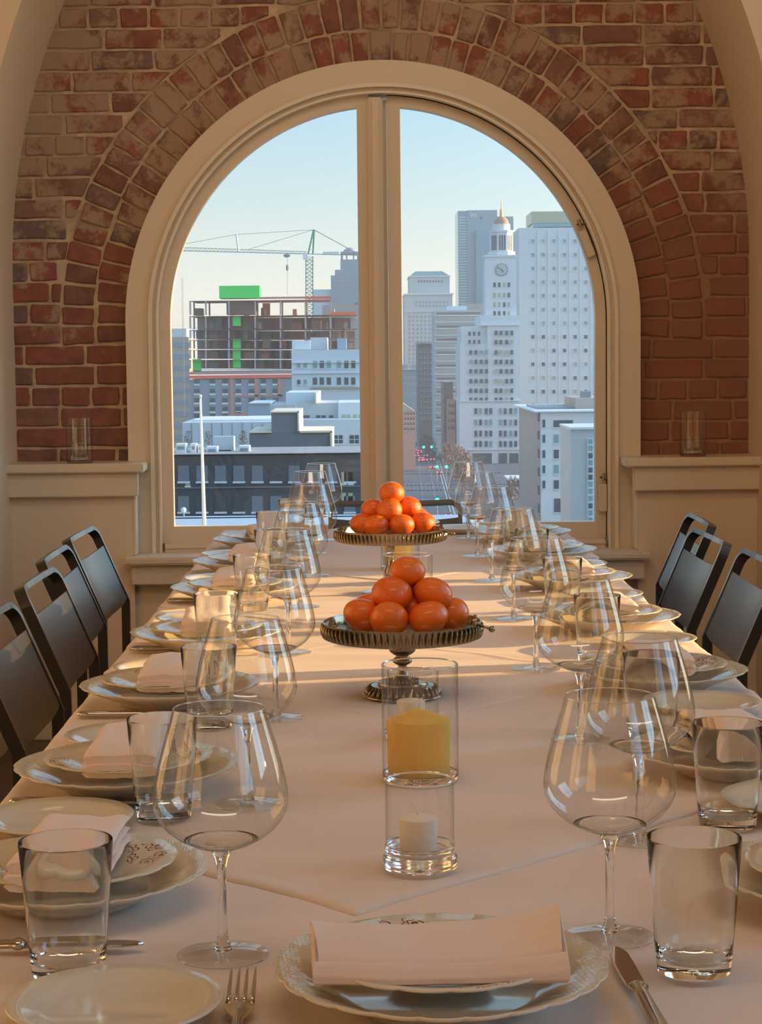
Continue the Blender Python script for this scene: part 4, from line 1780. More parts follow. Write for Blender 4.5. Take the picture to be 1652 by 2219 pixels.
# --- clock tower
D = 800
r = bld('clock_tower', 'white clock tower building with a gilded dome in the right window leaf', D, [
    (996, 1128, 870, None, 0, 45, 'white_stone', 'lower_block'),
    (998, 1059, 744, 870, 1, 40, 'white_stone', 'wing'),
    (1000, 1058, 706, 745, 2, 36, 'white_stone', 'upper_wing'),
    (1057, 1126, 703, 870, .5, 42, 'white_stone', 'main_block'),
    (1042, 1126, 683, 706, 1, 40, 'white_stone', 'shoulder'),
    (1052, 1120, 556, 684, 4, 14, 'white_stone', 'shaft'),
    (1050, 1122, 552, 557, 3.5, 15, 'white_stone', 'cornice'),
    (996, 1129, 867, 871, -.6, 46, 'white_stone', 'cornice'),
    (996, 1129, 973, 976, -.6, 46, 'white_stone', 'cornice'),
    (1041, 1127, 703, 706, -.2, 44, 'white_stone', 'cornice'),
    (1024, 1066, 982, 1004, -.3, 2, 'pane_dark', 'shop_opening'), (1081, 1099, 982, 1004, -.3, 2, 'pane_dark', 'shop_opening'), (1104, 1124, 982, 1004, -.3, 2, 'pane_dark', 'shop_opening')])
wy = lambda ys_: [C6(0, y)[1] for y in ys_]
wx = lambda xs_: [C6(x, 0)[0] for x in xs_]
windows(r, D, wx((488, 522, 557, 592)), wy((1045, 1108, 1170, 1235, 1298, 1357)), 6.2, 10, 'pane_dark', 'pane_blue', .2)
windows(r, D, wx((480, 511, 543)), wy((922, 976)), 5.5, 9)
windows(r, D, wx((655, 687, 725, 758)), wy((917, 978, 1045, 1108, 1170, 1235, 1298, 1357)), 6.2, 10, 'pane_dark', 'pane_lit', .2)
windows(r, D - .2, wx((522, 553, 590, 620, 684, 715, 752, 785)), wy((1432, 1507, 1580, 1648)), 6, 13, 'pane_dark', 'pane_blue', .4)
windows(r, D + 4, wx((645, 676, 709, 739)), wy((600, 668, 730, 788)), 5.5, 10, 'pane_dark', 'pane_lit', .4)
cp = P(1087.3, 545, D + 11)
mpx = (D + 11) / F
ox, oy = cp.x - r.location.x, 11


def zz(py):
    return P(1087, py, D + 11).z - GZ


def octo(m, rad, z0, z1, seg=8):
    m.lathe([(rad, z0), (rad, z1)], seg, lambda a_, b_, an: (a_, b_), (ox, oy))
    vs = []


def octsolid(nm, rpx, y0, y1, mt, seg=8):
    rr = rpx * mpx
    m = MB()
    ring0 = [(ox + rr * cos(2 * pi * (i + .5) / seg), oy + rr * sin(2 * pi * (i + .5) / seg)) for i in range(seg)]
    vs = [(x, y, zz(y1)) for x, y in ring0] + [(x, y, zz(y0)) for x, y in ring0]
    m.add(vs, [tuple(range(seg)), tuple(range(2 * seg - 1, seg - 1, -1))] + [(i, (i + 1) % seg, seg + (i + 1) % seg, seg + i) for i in range(seg)])
    return m.build(nm, M[mt], r)


octsolid('belvedere', 26, 504, 554, 'white_stone')
octsolid('belvedere_cornice', 28.5, 500, 504, 'white_stone')
octsolid('belvedere_base', 31, 546, 556, 'white_stone')
for f_ in (-1, 0, 1):
    for j in (-1, 0, 1):
        a = -pi / 2 + f_ * pi / 4
        rr = 26 * mpx * cos(pi / 8) + .12
        tx = j * 5.2 * mpx
        cxp, cyp = ox + rr * cos(a) - tx * sin(a), oy + rr * sin(a) + tx * cos(a)
        o = MB().box(-.12, .12, -1.4 * mpx, 1.4 * mpx, zz(543), zz(511)).build('opening', M['pane_dark'], r, loc=(cxp, cyp, 0))
        o.rotation_euler = (0, 0, a)
octsolid('drum', 19, 486, 501, 'white_stone', 16)
dm = MB()
dm.lathe([(16.5 * mpx * cos(i / 10 * pi / 2) if i < 10 else 0, zz(487) + 18 * mpx * sin(i / 10 * pi / 2)) for i in range(11)], 32, None, (ox, oy))
dm.build('dome', M['copper_dome'], r, smooth='all')
MB().lathe([(4.5 * mpx, zz(470)), (4 * mpx, zz(466)), (3 * mpx, zz(458)), (3.5 * mpx, zz(456)), (1.2 * mpx, zz(452)), (.8 * mpx, zz(438)), (.3 * mpx, zz(430)), (0, zz(428))], 16, None, (ox, oy)).build('lantern', M['gold'], r, smooth=True)
ck = P(1087.3, 584.5, D + 4)
clock = empty('clock_face', (ck.x - r.location.x, 3.6, ck.z - GZ))
clock.parent = r
Rk = 13.8 * D / F
disc = lambda rad, y0, y1, n_=40: MB().prism([(rad * cos(2 * pi * i / n_), rad * sin(2 * pi * i / n_)) for i in range(n_)], y0, y1)
disc(Rk, 0, .3).build('dial_rim', M['dark_stone'], clock)
disc(Rk * .78, -.1, .3).build('dial', M['pale_stone'], clock)
hm = MB()
for i in range(12):
    a = i * pi / 6
    c_, s_ = cos(a), sin(a)
    r0, r1, w_ = Rk * .58, Rk * .93, Rk * .05
    hm.prism([(r0 * c_ - w_ * s_, r0 * s_ + w_ * c_), (r1 * c_ - w_ * s_, r1 * s_ + w_ * c_), (r1 * c_ + w_ * s_, r1 * s_ - w_ * c_), (r0 * c_ + w_ * s_, r0 * s_ - w_ * c_)], -.18, -.05)
hm.build('hour_marks', M['white_stone'], clock)
hd = MB()
for (deg, ln, w_) in ((90 - 300, .75, .05), (90 - 145, .48, .07)):
    a = radians(deg)
    c_, s_ = cos(a), sin(a)
    r0, r1, w2 = -Rk * .12, Rk * ln, Rk * w_
    hd.prism([(r0 * c_ - w2 * s_, r0 * s_ + w2 * c_), (r1 * c_ - w2 * s_, r1 * s_ + w2 * c_), (r1 * c_ + w2 * s_, r1 * s_ - w2 * c_), (r0 * c_ + w2 * s_, r0 * s_ - w2 * c_)], -.3, -.2)
hd.build('hands', M['pane_dark'], clock)

# --- glass hotel tower with its letter
D = 1300
r = bld('glass_tower', 'tall blue glass tower with a white letter W, behind the clock tower', D, [
    (1014, 1079, 455, None, 0, 40, 'tower_panel', 'wall'),
    (994, 1014.5, 457, None, 1, 40, 'glass_tower', 'glazed_side'),
    (1079, 1114, 469, None, 6, 40, 'tower_panel', 'rear_wing'),
    (1033, 1060, 498, None, -3, 6, 'glass_tower', 'glazed_bay'),
    (1041, 1046, 469, 476, -.4, 1, 'pane_dark', 'vent')])
sl = MB()
for i in range(40):
    y = 470 + i * 6
    x0, x1, z0, z1 = rectat(994, 1014, y, y + 1.6, D)
    sl.box(x0 - r.location.x, x1 - r.location.x, .5, 1.2, z0 - GZ, z1 - GZ)
tag(sl.build('floor_lines', M['white_wall'], r), kind='stuff')
wm = MB()
cw = P(1026, 466, D)
u_ = D / F
for (xa, za, xb, zb_) in ((-7, 5, -3.4, -5), (-3.4, -5, 0, 3.5), (0, 3.5, 3.4, -5), (3.4, -5, 7, 5)):
    dx, dz = xb - xa, zb_ - za
    L_ = math.hypot(dx, dz)
    nx, nz = -dz / L_ * .8, dx / L_ * .8
    wm.prism([((xa + nx) * u_, (za + nz) * u_), ((xb + nx) * u_, (zb_ + nz) * u_), ((xb - nx) * u_, (zb_ - nz) * u_), ((xa - nx) * u_, (za - nz) * u_)], -.8, 0)
wm.build('letter', M['white_metal'], r, loc=(cw.x - r.location.x, 0, cw.z - GZ))

# --- balcony block between street and clock tower
D = 880
r = bld('banded_block', 'beige office block with horizontal window bands, left of the clock tower', D, [
    (943, 1044, 672, None, 0, 40, 'pale_stone', 'wall'),
    (968, 1012, 663, 673, 8, 20, 'white_wall', 'penthouse'),
    (1000, 1062, 658, 684, 18, 20, 'tan_stone', 'rear_block')])
for i in range(19):
    y = 676 + i * 14.1
    x0, x1, z0, z1 = rectat(946, 1042, y, y + 6.2, D)
    MB().box(x0 - r.location.x, x1 - r.location.x, -.1, .3, z0 - GZ, z1 - GZ).build('window_band', M['tan_stone' if i % 2 else 'brown_brick'], r)
    x0, x1, z0, z1 = rectat(943, 1044, y + 6.4, y + 9.5, D)
    MB().box(x0 - r.location.x, x1 - r.location.x, -.7, .3, z0 - GZ, z1 - GZ).build('balcony', M['white_stone'], r)
r = bld('narrow_block', 'narrow dark building squeezed beside the clock tower base', 840, [
    (962, 982, 828, None, 0, 30, 'brown_brick', 'wall'), (970, 987, 866, None, -10, 9, 'pink_clad', 'front_wall')])
windows(r, 830, (974, 979, 984), (880, 896, 912, 928), 2.5, 8)
# --- hip-roofed tower
D = 1150
r = bld('roofed_tower', 'grey stone tower with a dark hipped roof beside the mullion', D, [
    (878, 982, 637, None, 0, 50, 'pale_stone', 'wall'), (888, 975, 599, 638, 3, 44, 'pale_stone', 'upper_wall'),
    (876, 984, 635, 639, -1, 52, 'white_stone', 'cornice'), (886, 977, 597, 600, 2, 46, 'white_stone', 'cornice'),
    (880, 983, 674, 676, -1, 52, 'white_stone', 'cornice')])
x0, x1, z0, z1 = rectat(888, 975, 585, 598, D)
x2, x3, _, _ = rectat(902, 961, 585, 598, D)
lx = r.location.x
MB().add([(x0 - lx, 3, z0 - GZ), (x1 - lx, 3, z0 - GZ), (x1 - lx, 47, z0 - GZ), (x0 - lx, 47, z0 - GZ), (x2 - lx, 15, z1 - GZ), (x3 - lx, 15, z1 - GZ), (x3 - lx, 35, z1 - GZ), (x2 - lx, 35, z1 - GZ)],
         [(0, 1, 2, 3), (4, 5, 6, 7), (0, 1, 5, 4), (1, 2, 6, 5), (2, 3, 7, 6), (3, 0, 4, 7)]).build('roof', M['slate_roof'], r)
windows(r, D + 3, [908 + i * 6.2 for i in range(9)], (610,), 3, 4.5, 'pane_dark')
windows(r, D, [902 + i * 7.5 for i in range(10)], (655, 663), 3.5, 4.5, 'dark_stone')
sm_ = MB()
for i in range(10):
    for j in range(14):
        x0, x1, z0, z1 = rectat(886 + i * 8.6, 889.5 + i * 8.6, 684 + j * 9, 688.5 + j * 9, D)
        sm_.box(x0 - lx, x1 - lx, -.15, .2, z0 - GZ, z1 - GZ)
tag(sm_.build('small_windows', M['dark_stone'], r), kind='stuff')
# --- city hall and others near the street's end
r = bld('city_hall', 'dark blue-grey civic building at the end of the street', 1080, [
    (868, 908, 800, None, 0, 40, 'hall_stone', 'wall'), (872, 884, 790, 801, 2, 12, 'hall_stone', 'dormer'), (892, 904, 790, 801, 2, 12, 'hall_stone', 'dormer'), (866, 910, 799, 802, -1, 42, 'pale_stone', 'cornice')])
windows(r, 1080, (878, 887, 896), (812, 826, 846, 868), 3, 9, 'dark_stone')
r = bld('brown_tower', 'brown brick tower beside the dark civic building', 960, [
    (907, 940, 745, None, 0, 40, 'brown_brick', 'wall'), (905, 942, 741, 746, -1, 42, 'tan_stone', 'cornice')])
windows(r, 960, (913, 920, 927, 934), [760 + 12 * i for i in range(13)], 3, 6, 'dark_stone')
r = bld('sunlit_house', 'orange-lit low building at the left end of the street', 760, [
    (850, 900, 892, None, 0, 20, 'painted_sun_stone', 'wall')])
x0, x1, z0, z1 = rectat(850, 900, 874, 892, 760)
lx = r.location.x
MB().add([(x0 - lx, 0, z0 - GZ), (x1 - lx, 0, z0 - GZ), (x1 - lx, 20, z0 - GZ), (x0 - lx, 20, z0 - GZ), ((x0 + x1) / 2 - lx, 0, z1 - GZ), ((x0 + x1) / 2 - lx, 20, z1 - GZ)],
         [(0, 1, 2, 3), (0, 1, 4), (2, 3, 5), (1, 2, 5, 4), (3, 0, 4, 5)]).build('roof', M['tan_stone'], r)
windows(r, 760, (879, 885, 891, 897), (897, 908, 919, 930), 3, 5.5)
# --- near right block
D = 430
r = bld('corner_block', 'pale office building at lower right of the window view', D, [
    (1172, 1330, 893, None, 0, 60, 'white_stone', 'wall'),
    (1140, 1172, 888, None, 40, 20, 'roof_grey', 'side_wing'),
    (1160, 1330, 889, 894, -1, 62, 'white_wall', 'parapet'),
    (1165, 1250, 882, 890, 14, 30, 'roof_grey', 'roof_plant'),
    (1248, 1330, 862, 890, 12, 25, 'tan_stone', 'penthouse'), (1264, 1281, 848, 862, 16, 6, 'dark_stone', 'roof_vent')])
# street-side face running back towards the far wing, its shade painted as darker grey
x0, x1, z0, z1 = rectat(1172, 1172.5, 893, 1000, D)
fx0 = P(1172, 900, D).x
bx_ = P(1141, 900, D + 60).x
lx = r.location.x
MB().add([(fx0 - lx, 0, 0), (bx_ - lx, 60, 0), (fx0 - lx, 60, 0), (fx0 - lx, 0, z1 - GZ), (bx_ - lx, 60, z1 - GZ), (fx0 - lx, 60, z1 - GZ)],
         [(0, 1, 4, 3), (1, 2, 5, 4), (2, 0, 3, 5), (3, 4, 5), (0, 1, 2)]).build('side_wall', M['roof_grey'], r)
for i in range(6):
    for j in range(6):
        t = .1 + .15 * i
        q = Vector((fx0, D, 0)).lerp(Vector((bx_, D + 60, 0)), t)
        z = P(1160, 905 + j * 40, D).z
        o = MB().box(-2.6, 2.6, -.2, .1, -1.0, 1.0).build('window', M['pane_dark'], r, loc=(q.x - lx - .1, q.y - D, z - GZ))
        o.rotation_euler = (0, 0, atan2(60, bx_ - fx0) + pi)
windows(r, D, (1206, 1234), (951, 984, 1017, 1050), 11, 19, 'pane_dark', 'pane_blue', .25)
windows(r, D, (1221,), (918,), 42, 15, 'pane_dark')
windows(r, D, (1220,), (1095,), 38, 30, 'pane_dark')
windows(r, D, (1179, ), (918, 951, 984, 1017, 1050), 6, 17, 'pane_dark')
windows(r, D, (1290, ), (951, 984, 1017, 1050), 11, 19, 'pane_dark')
D = 380
r = bld('stair_block', 'lighter block with a glazed stair strip at the right edge of the view', D, [
    (1237, 1330, 930, None, 0, 20, 'pale_stone', 'wall'), (1236, 1330, 925, 931, -.6, 21, 'white_wall', 'parapet'), (1273, 1290, 950, None, -.4, 1, 'white_wall', 'stair_strip')])
windows(r, D - .4, (1280,), [957 + i * 15.5 for i in range(14)], 9, 11, 'pane_dark', 'pane_blue', .5)
# --- little canopy building in the lot
r = bld('kiosk', 'small flat roofed kiosk in the street beyond the window', 610, [
    (1104, 1140, 1040, None, 0, 12, 'brown_brick', 'wall'), (1100, 1142, 1036, 1041, -3, 16, 'white_metal', 'roof')])

# --- left: construction site
D = 600
C5 = lambda x, y: (360 + x / 3.2636, 470 + y / 3.2636)
r = empty('building_frame', (P(590, 773, D).x, D, GZ), label='concrete building under construction with open floors and orange netting', cat='building')
lx = r.location.x


def part(nm, px0, px1, y0, y1, o0, o1, mt, root=None, DD=None):
    rr = root or r
    x0, x1, z0, z1 = rectat(px0, px1, y0, y1, DD or D)
    return MB().box(x0 - rr.location.x, x1 - rr.location.x, o0, o1, z0 - GZ, z1 - GZ).build(nm, M[mt], rr)


levels = [649, 682, 712, 733.5, 755, 777, 799]
for i, y in enumerate(levels):
    part('floor_slab', 411, 718 if i == 0 else 773, y, y + 3.4, 0, 28, 'raw_slab')
colx = [412, 446, 496, 553, 608, 662, 716, 771]
for i, x in enumerate(colx):
    for (ya, yb) in zip(levels[:-1], levels[1:]):
        if x > 720 and ya < 680:
            continue
        for o in (0, 14):
            part('column', x - 1.6, x + 1.6, ya + 3, yb, o + .2, o + 1.2, 'concrete')
for i, y in enumerate(levels[1:]):
    for j in range(10):
        x = 418 + j * 36 + random.uniform(-6, 6)
        if random.random() < .75:
            part('partition', x, x + random.uniform(5, 22), y - random.uniform(12, 19), y, 6 + random.random() * 8, 8 + random.random() * 12, random.choice(('concrete', 'dark_stone', 'pink_clad', 'brown_brick', 'tan_stone')))
for i, y in enumerate(levels[1:]):
    x = 414
    while x < 768:
        if i == 0 and x > 640:
            break
        wd_ = random.uniform(7, 24)
        if i == 0 and random.random() < .75:
            x += wd_
            continue
        part('rear_partition', x, min(x + wd_ + 1, 770), (levels[i] if i < len(levels) else y - 20) + 3, y + 1, 22 + random.random() * 3, 26, random.choice(('concrete', 'concrete', 'pale_stone', 'brown_brick', 'raw_slab', 'raw_slab', 'pink_clad', 'hall_stone', 'tan_stone')))
        x += wd_
part('core_wall', 488, 553, 652, 681, 6, 16, 'brown_brick')
for y in levels[1:]:
    part('safety_net', 413, 771, y - 4.2, y - .6, .0, .15, 'safety_net' if y > 720 else 'orange_net')
part('safety_net', 562, 718, 642, 648, 0, .2, 'pink_clad')
part('safety_net', 662, 718, 642, 648, -.3, -.1, 'orange_net')
part('safety_net', 718, 770, 676, 683, -.3, -.1, 'orange_net')
part('green_screen', 474, 562, 618, 646, 2, 13, 'green_net')
for y0, y1, x0, x1 in ((686, 706, 504, 521), (735, 755, 504, 521), (757, 797, 504, 521), (778, 812, 417, 435)):
    part('green_screen', x0, x1, y0, y1, 1.5, 2.5, 'green_net')
part('orange_parapet', 411, 636, 811.5, 821, -.6, 1, 'orange_band')
part('slab_edge', 411, 773, 802, 812, 0, 28, 'raw_slab')
part('clad_wall', 411, 648, 820, 1000, 0, 28, 'grey_clad')
for x0, x1, y0, y1 in ((499, 506, 820, 905), (552, 560, 820, 870), (602, 612, 820, 862), (506, 612, 855, 860), (506, 545, 893, 900)):
    part('brick_panel', x0, x1, y0, y1, -.3, .2, 'pink_clad')
for y in (828, 849, 869, 888, 903):
    for x in (427, 461, 488, 517, 545, 571, 597):
        part('window', x - 5.5, x + 5.5, y - 6.5, y + 3.2, -.25, .1, 'pane_dark')
        part('window_panel', x - 6.5, x + 6.5, y + 3.2, y + 7.5, -.3, .1, 'white_wall')
# --- far left block, mast
r2 = bld('stone_block', 'tan stone block at the left edge of the window view', 720, [
    (340, 411, 730, None, 0, 30, 'tan_stone', 'wall'), (368, 404, 712, 731, 4, 20, 'grey_panel', 'penthouse')])
for i in range(9):
    part('window_band', 352, 411, 742 + i * 25, 753 + i * 25, -.2, .2, 'grey_clad', r2, 720)
mt_ = empty('hoist_mast', (P(396, 773, 590).x, 590, GZ), label='thin dark lattice mast left of the building under construction', cat='mast')
part('post', 396, 396.5, 601, 900, 0, .2, 'tan_stone', mt_, 590)
part('post', 398.3, 398.8, 601, 900, 0, .2, 'tan_stone', mt_, 590)
lm = MB()
for i in range(30):
    y = 604 + i * 10
    a, b = P(396.2, y, 590), P(398.8, y + 10, 590)
    lm.tube([(a.x - mt_.location.x, .1, a.z - GZ), (b.x - mt_.location.x, .1, b.z - GZ)], .03, 4)
tag(lm.build('lattice', M['tan_stone'], mt_), kind='stuff')
# --- crane
D = 640
cr_ = empty('tower_crane', (P(671, 773, D).x, D, GZ), label='green tower crane above the building under construction', cat='crane')


def cpt(px, py, o=0):
    a = P(px, py, D)
    return (a.x - cr_.location.x, o, a.z - GZ)


m = MB()
for x in (663, 678):
    for o in (0, 2.2):
        m.tube([cpt(x, 555, o), cpt(x, 900, o)], .16, 4)
m.build('mast', M['crane_paint'], cr_)
m = MB()
for i in range(40):
    y = 557 + i * 8.6
    m.tube([cpt(663, y), cpt(678, y + 8.6)], .12, 4).tube([cpt(678, y), cpt(663, y)], .1, 4)
    m.tube([cpt(663, y + 8.6, 2.2), cpt(678, y, 2.2)], .12, 4)
tag(m.build('mast_lattice', M['crane_paint'], cr_), kind='stuff')
m = MB()
J0, J1 = (392, 536), (662, 551)
m.tube([cpt(392, 543), cpt(782, 553)], .13, 4).tube([cpt(392, 543, 1.6), cpt(782, 553, 1.6)], .13, 4).tube([cpt(392, 536, .8), cpt(664, 545, .8)], .14, 4)
m.build('jib', M['jib_paint'], cr_)
m = MB()
for i in range(34):
    x = 392 + i * 8
    yl, yu = 543 + (x - 392) * .0256, 536 + (x - 392) * .033
    m.tube([cpt(x, yl), cpt(x + 4, yu + .1, .8)], .08, 4).tube([cpt(x + 4, yu + .1, .8), cpt(x + 8, yl + .2, 1.6)], .08, 4)
tag(m.build('jib_lattice', M['jib_paint'], cr_), kind='stuff')
MB().tube([cpt(668, 551), cpt(680, 498)], .3, 5).tube([cpt(678, 551, 2), cpt(681, 498, 1)], .3, 5).tube([cpt(670, 540), cpt(680, 540, 2)], .15, 4).tube([cpt(673, 525), cpt(680, 525, 2)], .12, 4).build('apex_frame', M['crane_paint'], cr_)
MB().tube([cpt(680, 498), cpt(513, 508)], .09, 4).tube([cpt(513, 508), cpt(392, 530)], .09, 4).tube([cpt(680, 498), cpt(540, 540)], .09, 4).build('pendant_bars', M['dark_stone'], cr_)
MB().tube([cpt(681, 498), cpt(772, 548)], .16, 4).build('rear_tie', M['dark_stone'], cr_)
MB().tube([cpt(512, 507), cpt(517, 545)], .35, 5).build('jib_strut', M['white_metal'], cr_)
x0, z0 = cpt(774, 566)[0], cpt(774, 566)[2]
x1, z1 = cpt(784, 546)[0], cpt(784, 546)[2]
MB().box(x0, x1, -.4, 2.4, z0, z1).build('counterweight', M['blue_roof'], cr_)
x0, z0 = cpt(657, 562)[0], cpt(657, 562)[2]
x1, z1 = cpt(667, 548)[0], cpt(667, 548)[2]
MB().box(x0, x1, -1.2, .6, z0, z1).build('cab', M['white_metal'], cr_)
x0, z0 = cpt(700, 552)[0], cpt(700, 552)[2]
x1, z1 = cpt(735, 545)[0], cpt(735, 545)[2]
MB().box(x0, x1, .2, 1.4, z0, z1).build('winch', M['white_metal'], cr_)
MB().tube([cpt(623, 551), cpt(623, 640)], .07, 4).ball(cpt(623, 580), (.5, .4, 1.1), 8, 6).ball(cpt(622, 554), (1.2, .5, .6), 8, 6).build('hoist_rope', M['dark_stone'], cr_)

# --- dark stepped tower with cupola
D = 1100
r3 = bld('cupola_tower', 'dark stone tower with an open bell cupola behind the crane', D, [
    (719, 800, 596, None, 0, 40, 'hall_stone', 'wall'), (726, 790, 584, 597, 3, 30, 'hall_stone', 'setback'), (738, 779, 562, 585, 6, 20, 'hall_stone', 'upper_stage'),
    (739, 743.5, 549, 563, 8, 2, 'hall_stone', 'pier'), (750, 753, 549, 563, 8, 2, 'hall_stone', 'pier'), (765, 768, 549, 563, 8, 2, 'hall_stone', 'pier'), (774, 778, 549, 563, 8, 2, 'hall_stone', 'pier'),
    (738, 779, 545, 550, 6, 14, 'hall_stone', 'cornice'), (680, 720, 627, None, 2, 40, 'grey_panel', 'side_block')])
c_ = P(758.5, 546, D)
MB().lathe([(17 * D / F, 0), (16 * D / F, 3 * D / F), (12 * D / F, 8 * D / F), (5 * D / F, 11.5 * D / F), (.0, 13 * D / F)], 16).build('cupola_roof', M['hall_stone'], r3, smooth=True, loc=(c_.x - r3.location.x, 13, c_.z - GZ))
windows(r3, D, (730, 742, 754, 766), (604, 616, 628, 640), 3, 5, 'dark_stone')
r3 = bld('brick_slab', 'flat brown block right behind the building under construction', 700, [
    (700, 800, 660, None, 0, 20, 'tan_stone', 'wall'), (768, 800, 655, 661, 1, 10, 'brown_brick', 'roof_box')])

# --- white office building left of the mullion
D = 450
r = bld('white_office', 'pale blue-white office building just left of the window mullion', D, [
    (632.5, 800, 757, None, 0, 40, 'white_wall', 'wall'), (633, 673, 738, 758, 3, 18, 'white_wall', 'penthouse'), (673, 709, 731, 758, 6, 18, 'pale_stone', 'penthouse'),
    (731, 751, 733, 757, 5, 8, 'blue_roof', 'roof_tank'), (632, 800, 784, 787, -.5, 41, 'white_wall', 'cornice'), (632, 800, 808, 810, -.5, 41, 'white_wall', 'cornice'), (673, 800, 838, 842, -.8, 41, 'tan_stone', 'frieze')])
for ys_ in ((785 + 5, 12), (826, 14)):
    windows(r, D, (648, 662), (ys_[0] + 2,), 7, 10, 'pane_dark', 'pane_blue', .3)
    windows(r, D, (683, 698, 713, 735, 751, 766), (ys_[0],), 9, 16, 'pane_dark', 'pane_blue', .3)
D = 380
r = bld('low_block', 'long low grey block with paired windows below the white office', D, [
    (642, 800, 908, None, 0, 30, 'grey_panel', 'wall'), (586, 642, 876, None, 4, 24, 'pale_stone', 'left_wing'), (642, 735, 873, 909, 6, 24, 'pale_stone', 'upper_storey'), (733, 800, 872, 909, 5, 24, 'white_stone', 'upper_storey'),
    (538, 586, 874, 1010, 3, 20, 'blue_roof', 'blue_box'), (540, 588, 872, 875, 2.5, 21, 'white_metal', 'roof_edge'), (620, 690, 850, 877, 10, 24, 'white_wall', 'plant_room'), (683, 686, 852, 874, 5, 7, 'pole_paint', 'chimney')])
windows(r, D + 6, (657, 667, 690, 702, 718), (903,), 9, 6, 'pane_dark')
windows(r, D + 5, (745, 756, 770, 781), (902,), 7, 8, 'pane_lit')
windows(r, D, (733, 768), (952,), 20, 18, 'pane_dark')
for sx_ in (733, 768):
    part('glazing_bar', sx_ - .6, sx_ + .6, 943, 961, -.3, -.1, 'white_wall', r, D)
    part('glazing_bar', sx_ - 10, sx_ + 10, 951.3, 952.6, -.3, -.1, 'white_wall', r, D)
D = 330
r = bld('white_warehouse', 'long white flat roofed block at lower left of the window view', D, [
    (395, 590, 914, None, 0, 25, 'grey_panel', 'wall'), (420, 590, 908, 914.5, 4, 20, 'white_metal', 'roof')])
for x in range(415, 590, 22):
    part('panel_joint', x, x + .8, 917, 975, -.1, .1, 'dark_stone', r, D)
D = 285
r = bld('stepped_wall', 'dark grey stepped gable wall with pale copings', D, [
    (540, 718, 938, None, 0, 18, 'slate_wall', 'wall'), (588, 646, 894, 939, 0, 18, 'slate_wall', 'stair_head'),
    (540, 588, 935, 938.5, -.5, 18.5, 'pole_paint', 'coping'), (586, 648, 891, 894.5, -.5, 18.5, 'pole_paint', 'coping'), (645, 648.5, 891, 938, -.5, 18.5, 'pole_paint', 'coping'), (646, 720, 933, 938, -.5, 18.5, 'pole_paint', 'coping'), (715.5, 720, 935, 985, -.5, 18.5, 'pole_paint', 'coping')])
D = 260
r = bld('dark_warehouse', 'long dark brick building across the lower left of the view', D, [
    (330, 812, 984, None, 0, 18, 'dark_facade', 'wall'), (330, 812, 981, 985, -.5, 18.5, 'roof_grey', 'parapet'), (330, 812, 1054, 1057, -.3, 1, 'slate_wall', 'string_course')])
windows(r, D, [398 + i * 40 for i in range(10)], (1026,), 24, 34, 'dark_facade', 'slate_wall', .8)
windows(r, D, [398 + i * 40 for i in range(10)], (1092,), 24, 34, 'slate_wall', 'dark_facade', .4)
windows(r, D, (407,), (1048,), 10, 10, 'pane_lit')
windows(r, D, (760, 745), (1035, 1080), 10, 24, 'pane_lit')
# rooftop clutter and hedges on the dark warehouse
for k, (x0, x1, y0) in enumerate(((380, 402, 962), (412, 424, 962), (428, 436, 964), (447, 470, 968), (517, 540, 966))):
    rr = bld('roof_unit', ('boxy white roof unit at the left glass edge', 'narrow white roof vent left of the pole', 'thin pale roof vent right beside the pole', 'low white roof unit right of the pole', 'white roof unit beside the stepped grey wall')[k], 263 + k * .5, [(x0, x1, y0, 983, 0, 3, 'white_metal', 'housing'), (x0 + 3, x1 - 3, y0 + 5, y0 + 12, -.2, .1, 'dark_stone', 'grille')], 'roof units on the dark warehouse', 'roof unit')
rr = bld('roof_hopper', 'pale tilted roof hopper between the rooftop shrubs', 268, [(462, 506, 946, 985, 0, 3, 'ledge_pale', 'housing'), (474, 500, 975, 984, -1, 0, 'white_metal', 'skirt')], None, 'roof unit')
bush_me = None


def bush(px, py, D_, w_, h_, lab, mt, group, name='shrub', n=260):
    c = P(px, py, D_)
    m = MB()
    for i in range(n):
        a, b_, rr_ = random.uniform(0, 2 * pi), random.uniform(0, 1), random.uniform(.3, 1)
        x, y, z = w_ * .5 * cos(a) * rr_ * sqrt(1 - b_ * .7), w_ * .5 * sin(a) * rr_ * sqrt(1 - b_ * .7), h_ * b_
        d = Vector((random.uniform(-1, 1), random.uniform(-1, 1), random.uniform(0, 1.5))).normalized() * (w_ * .13)
        q = Vector((random.uniform(-1, 1), random.uniform(-1, 1), random.uniform(-1, 1))).normalized() * (w_ * .03)
        p_ = Vector((x, y, z))
        m.add([p_ - q, p_ + q, p_ + d + q * .5, p_ + d - q * .3], [(0, 1, 2, 3)])
    o = empty(name, c, label=lab, cat='shrub' if name == 'shrub' else 'tree', group=group)
    m.build('branches', M[mt], o)
    MB().tube([(0, 0, -h_ * .15), (0, 0, h_ * .5)], w_ * .04, 5).build('trunk', M['twigs'], o)
    return o


bush(407, 964, 272, 1.5, 1.9, 'dark shrub on the roof left of the pale pole', 'evergreen', 'rooftop shrubs')
bush(452, 964, 272, 1.3, 1.9, 'dark shrub on the roof right of the pale pole', 'evergreen', 'rooftop shrubs')
bush(527, 964, 272, 1.6, 1.9, 'dark shrub on the roof by the stepped grey wall', 'evergreen', 'rooftop shrubs')
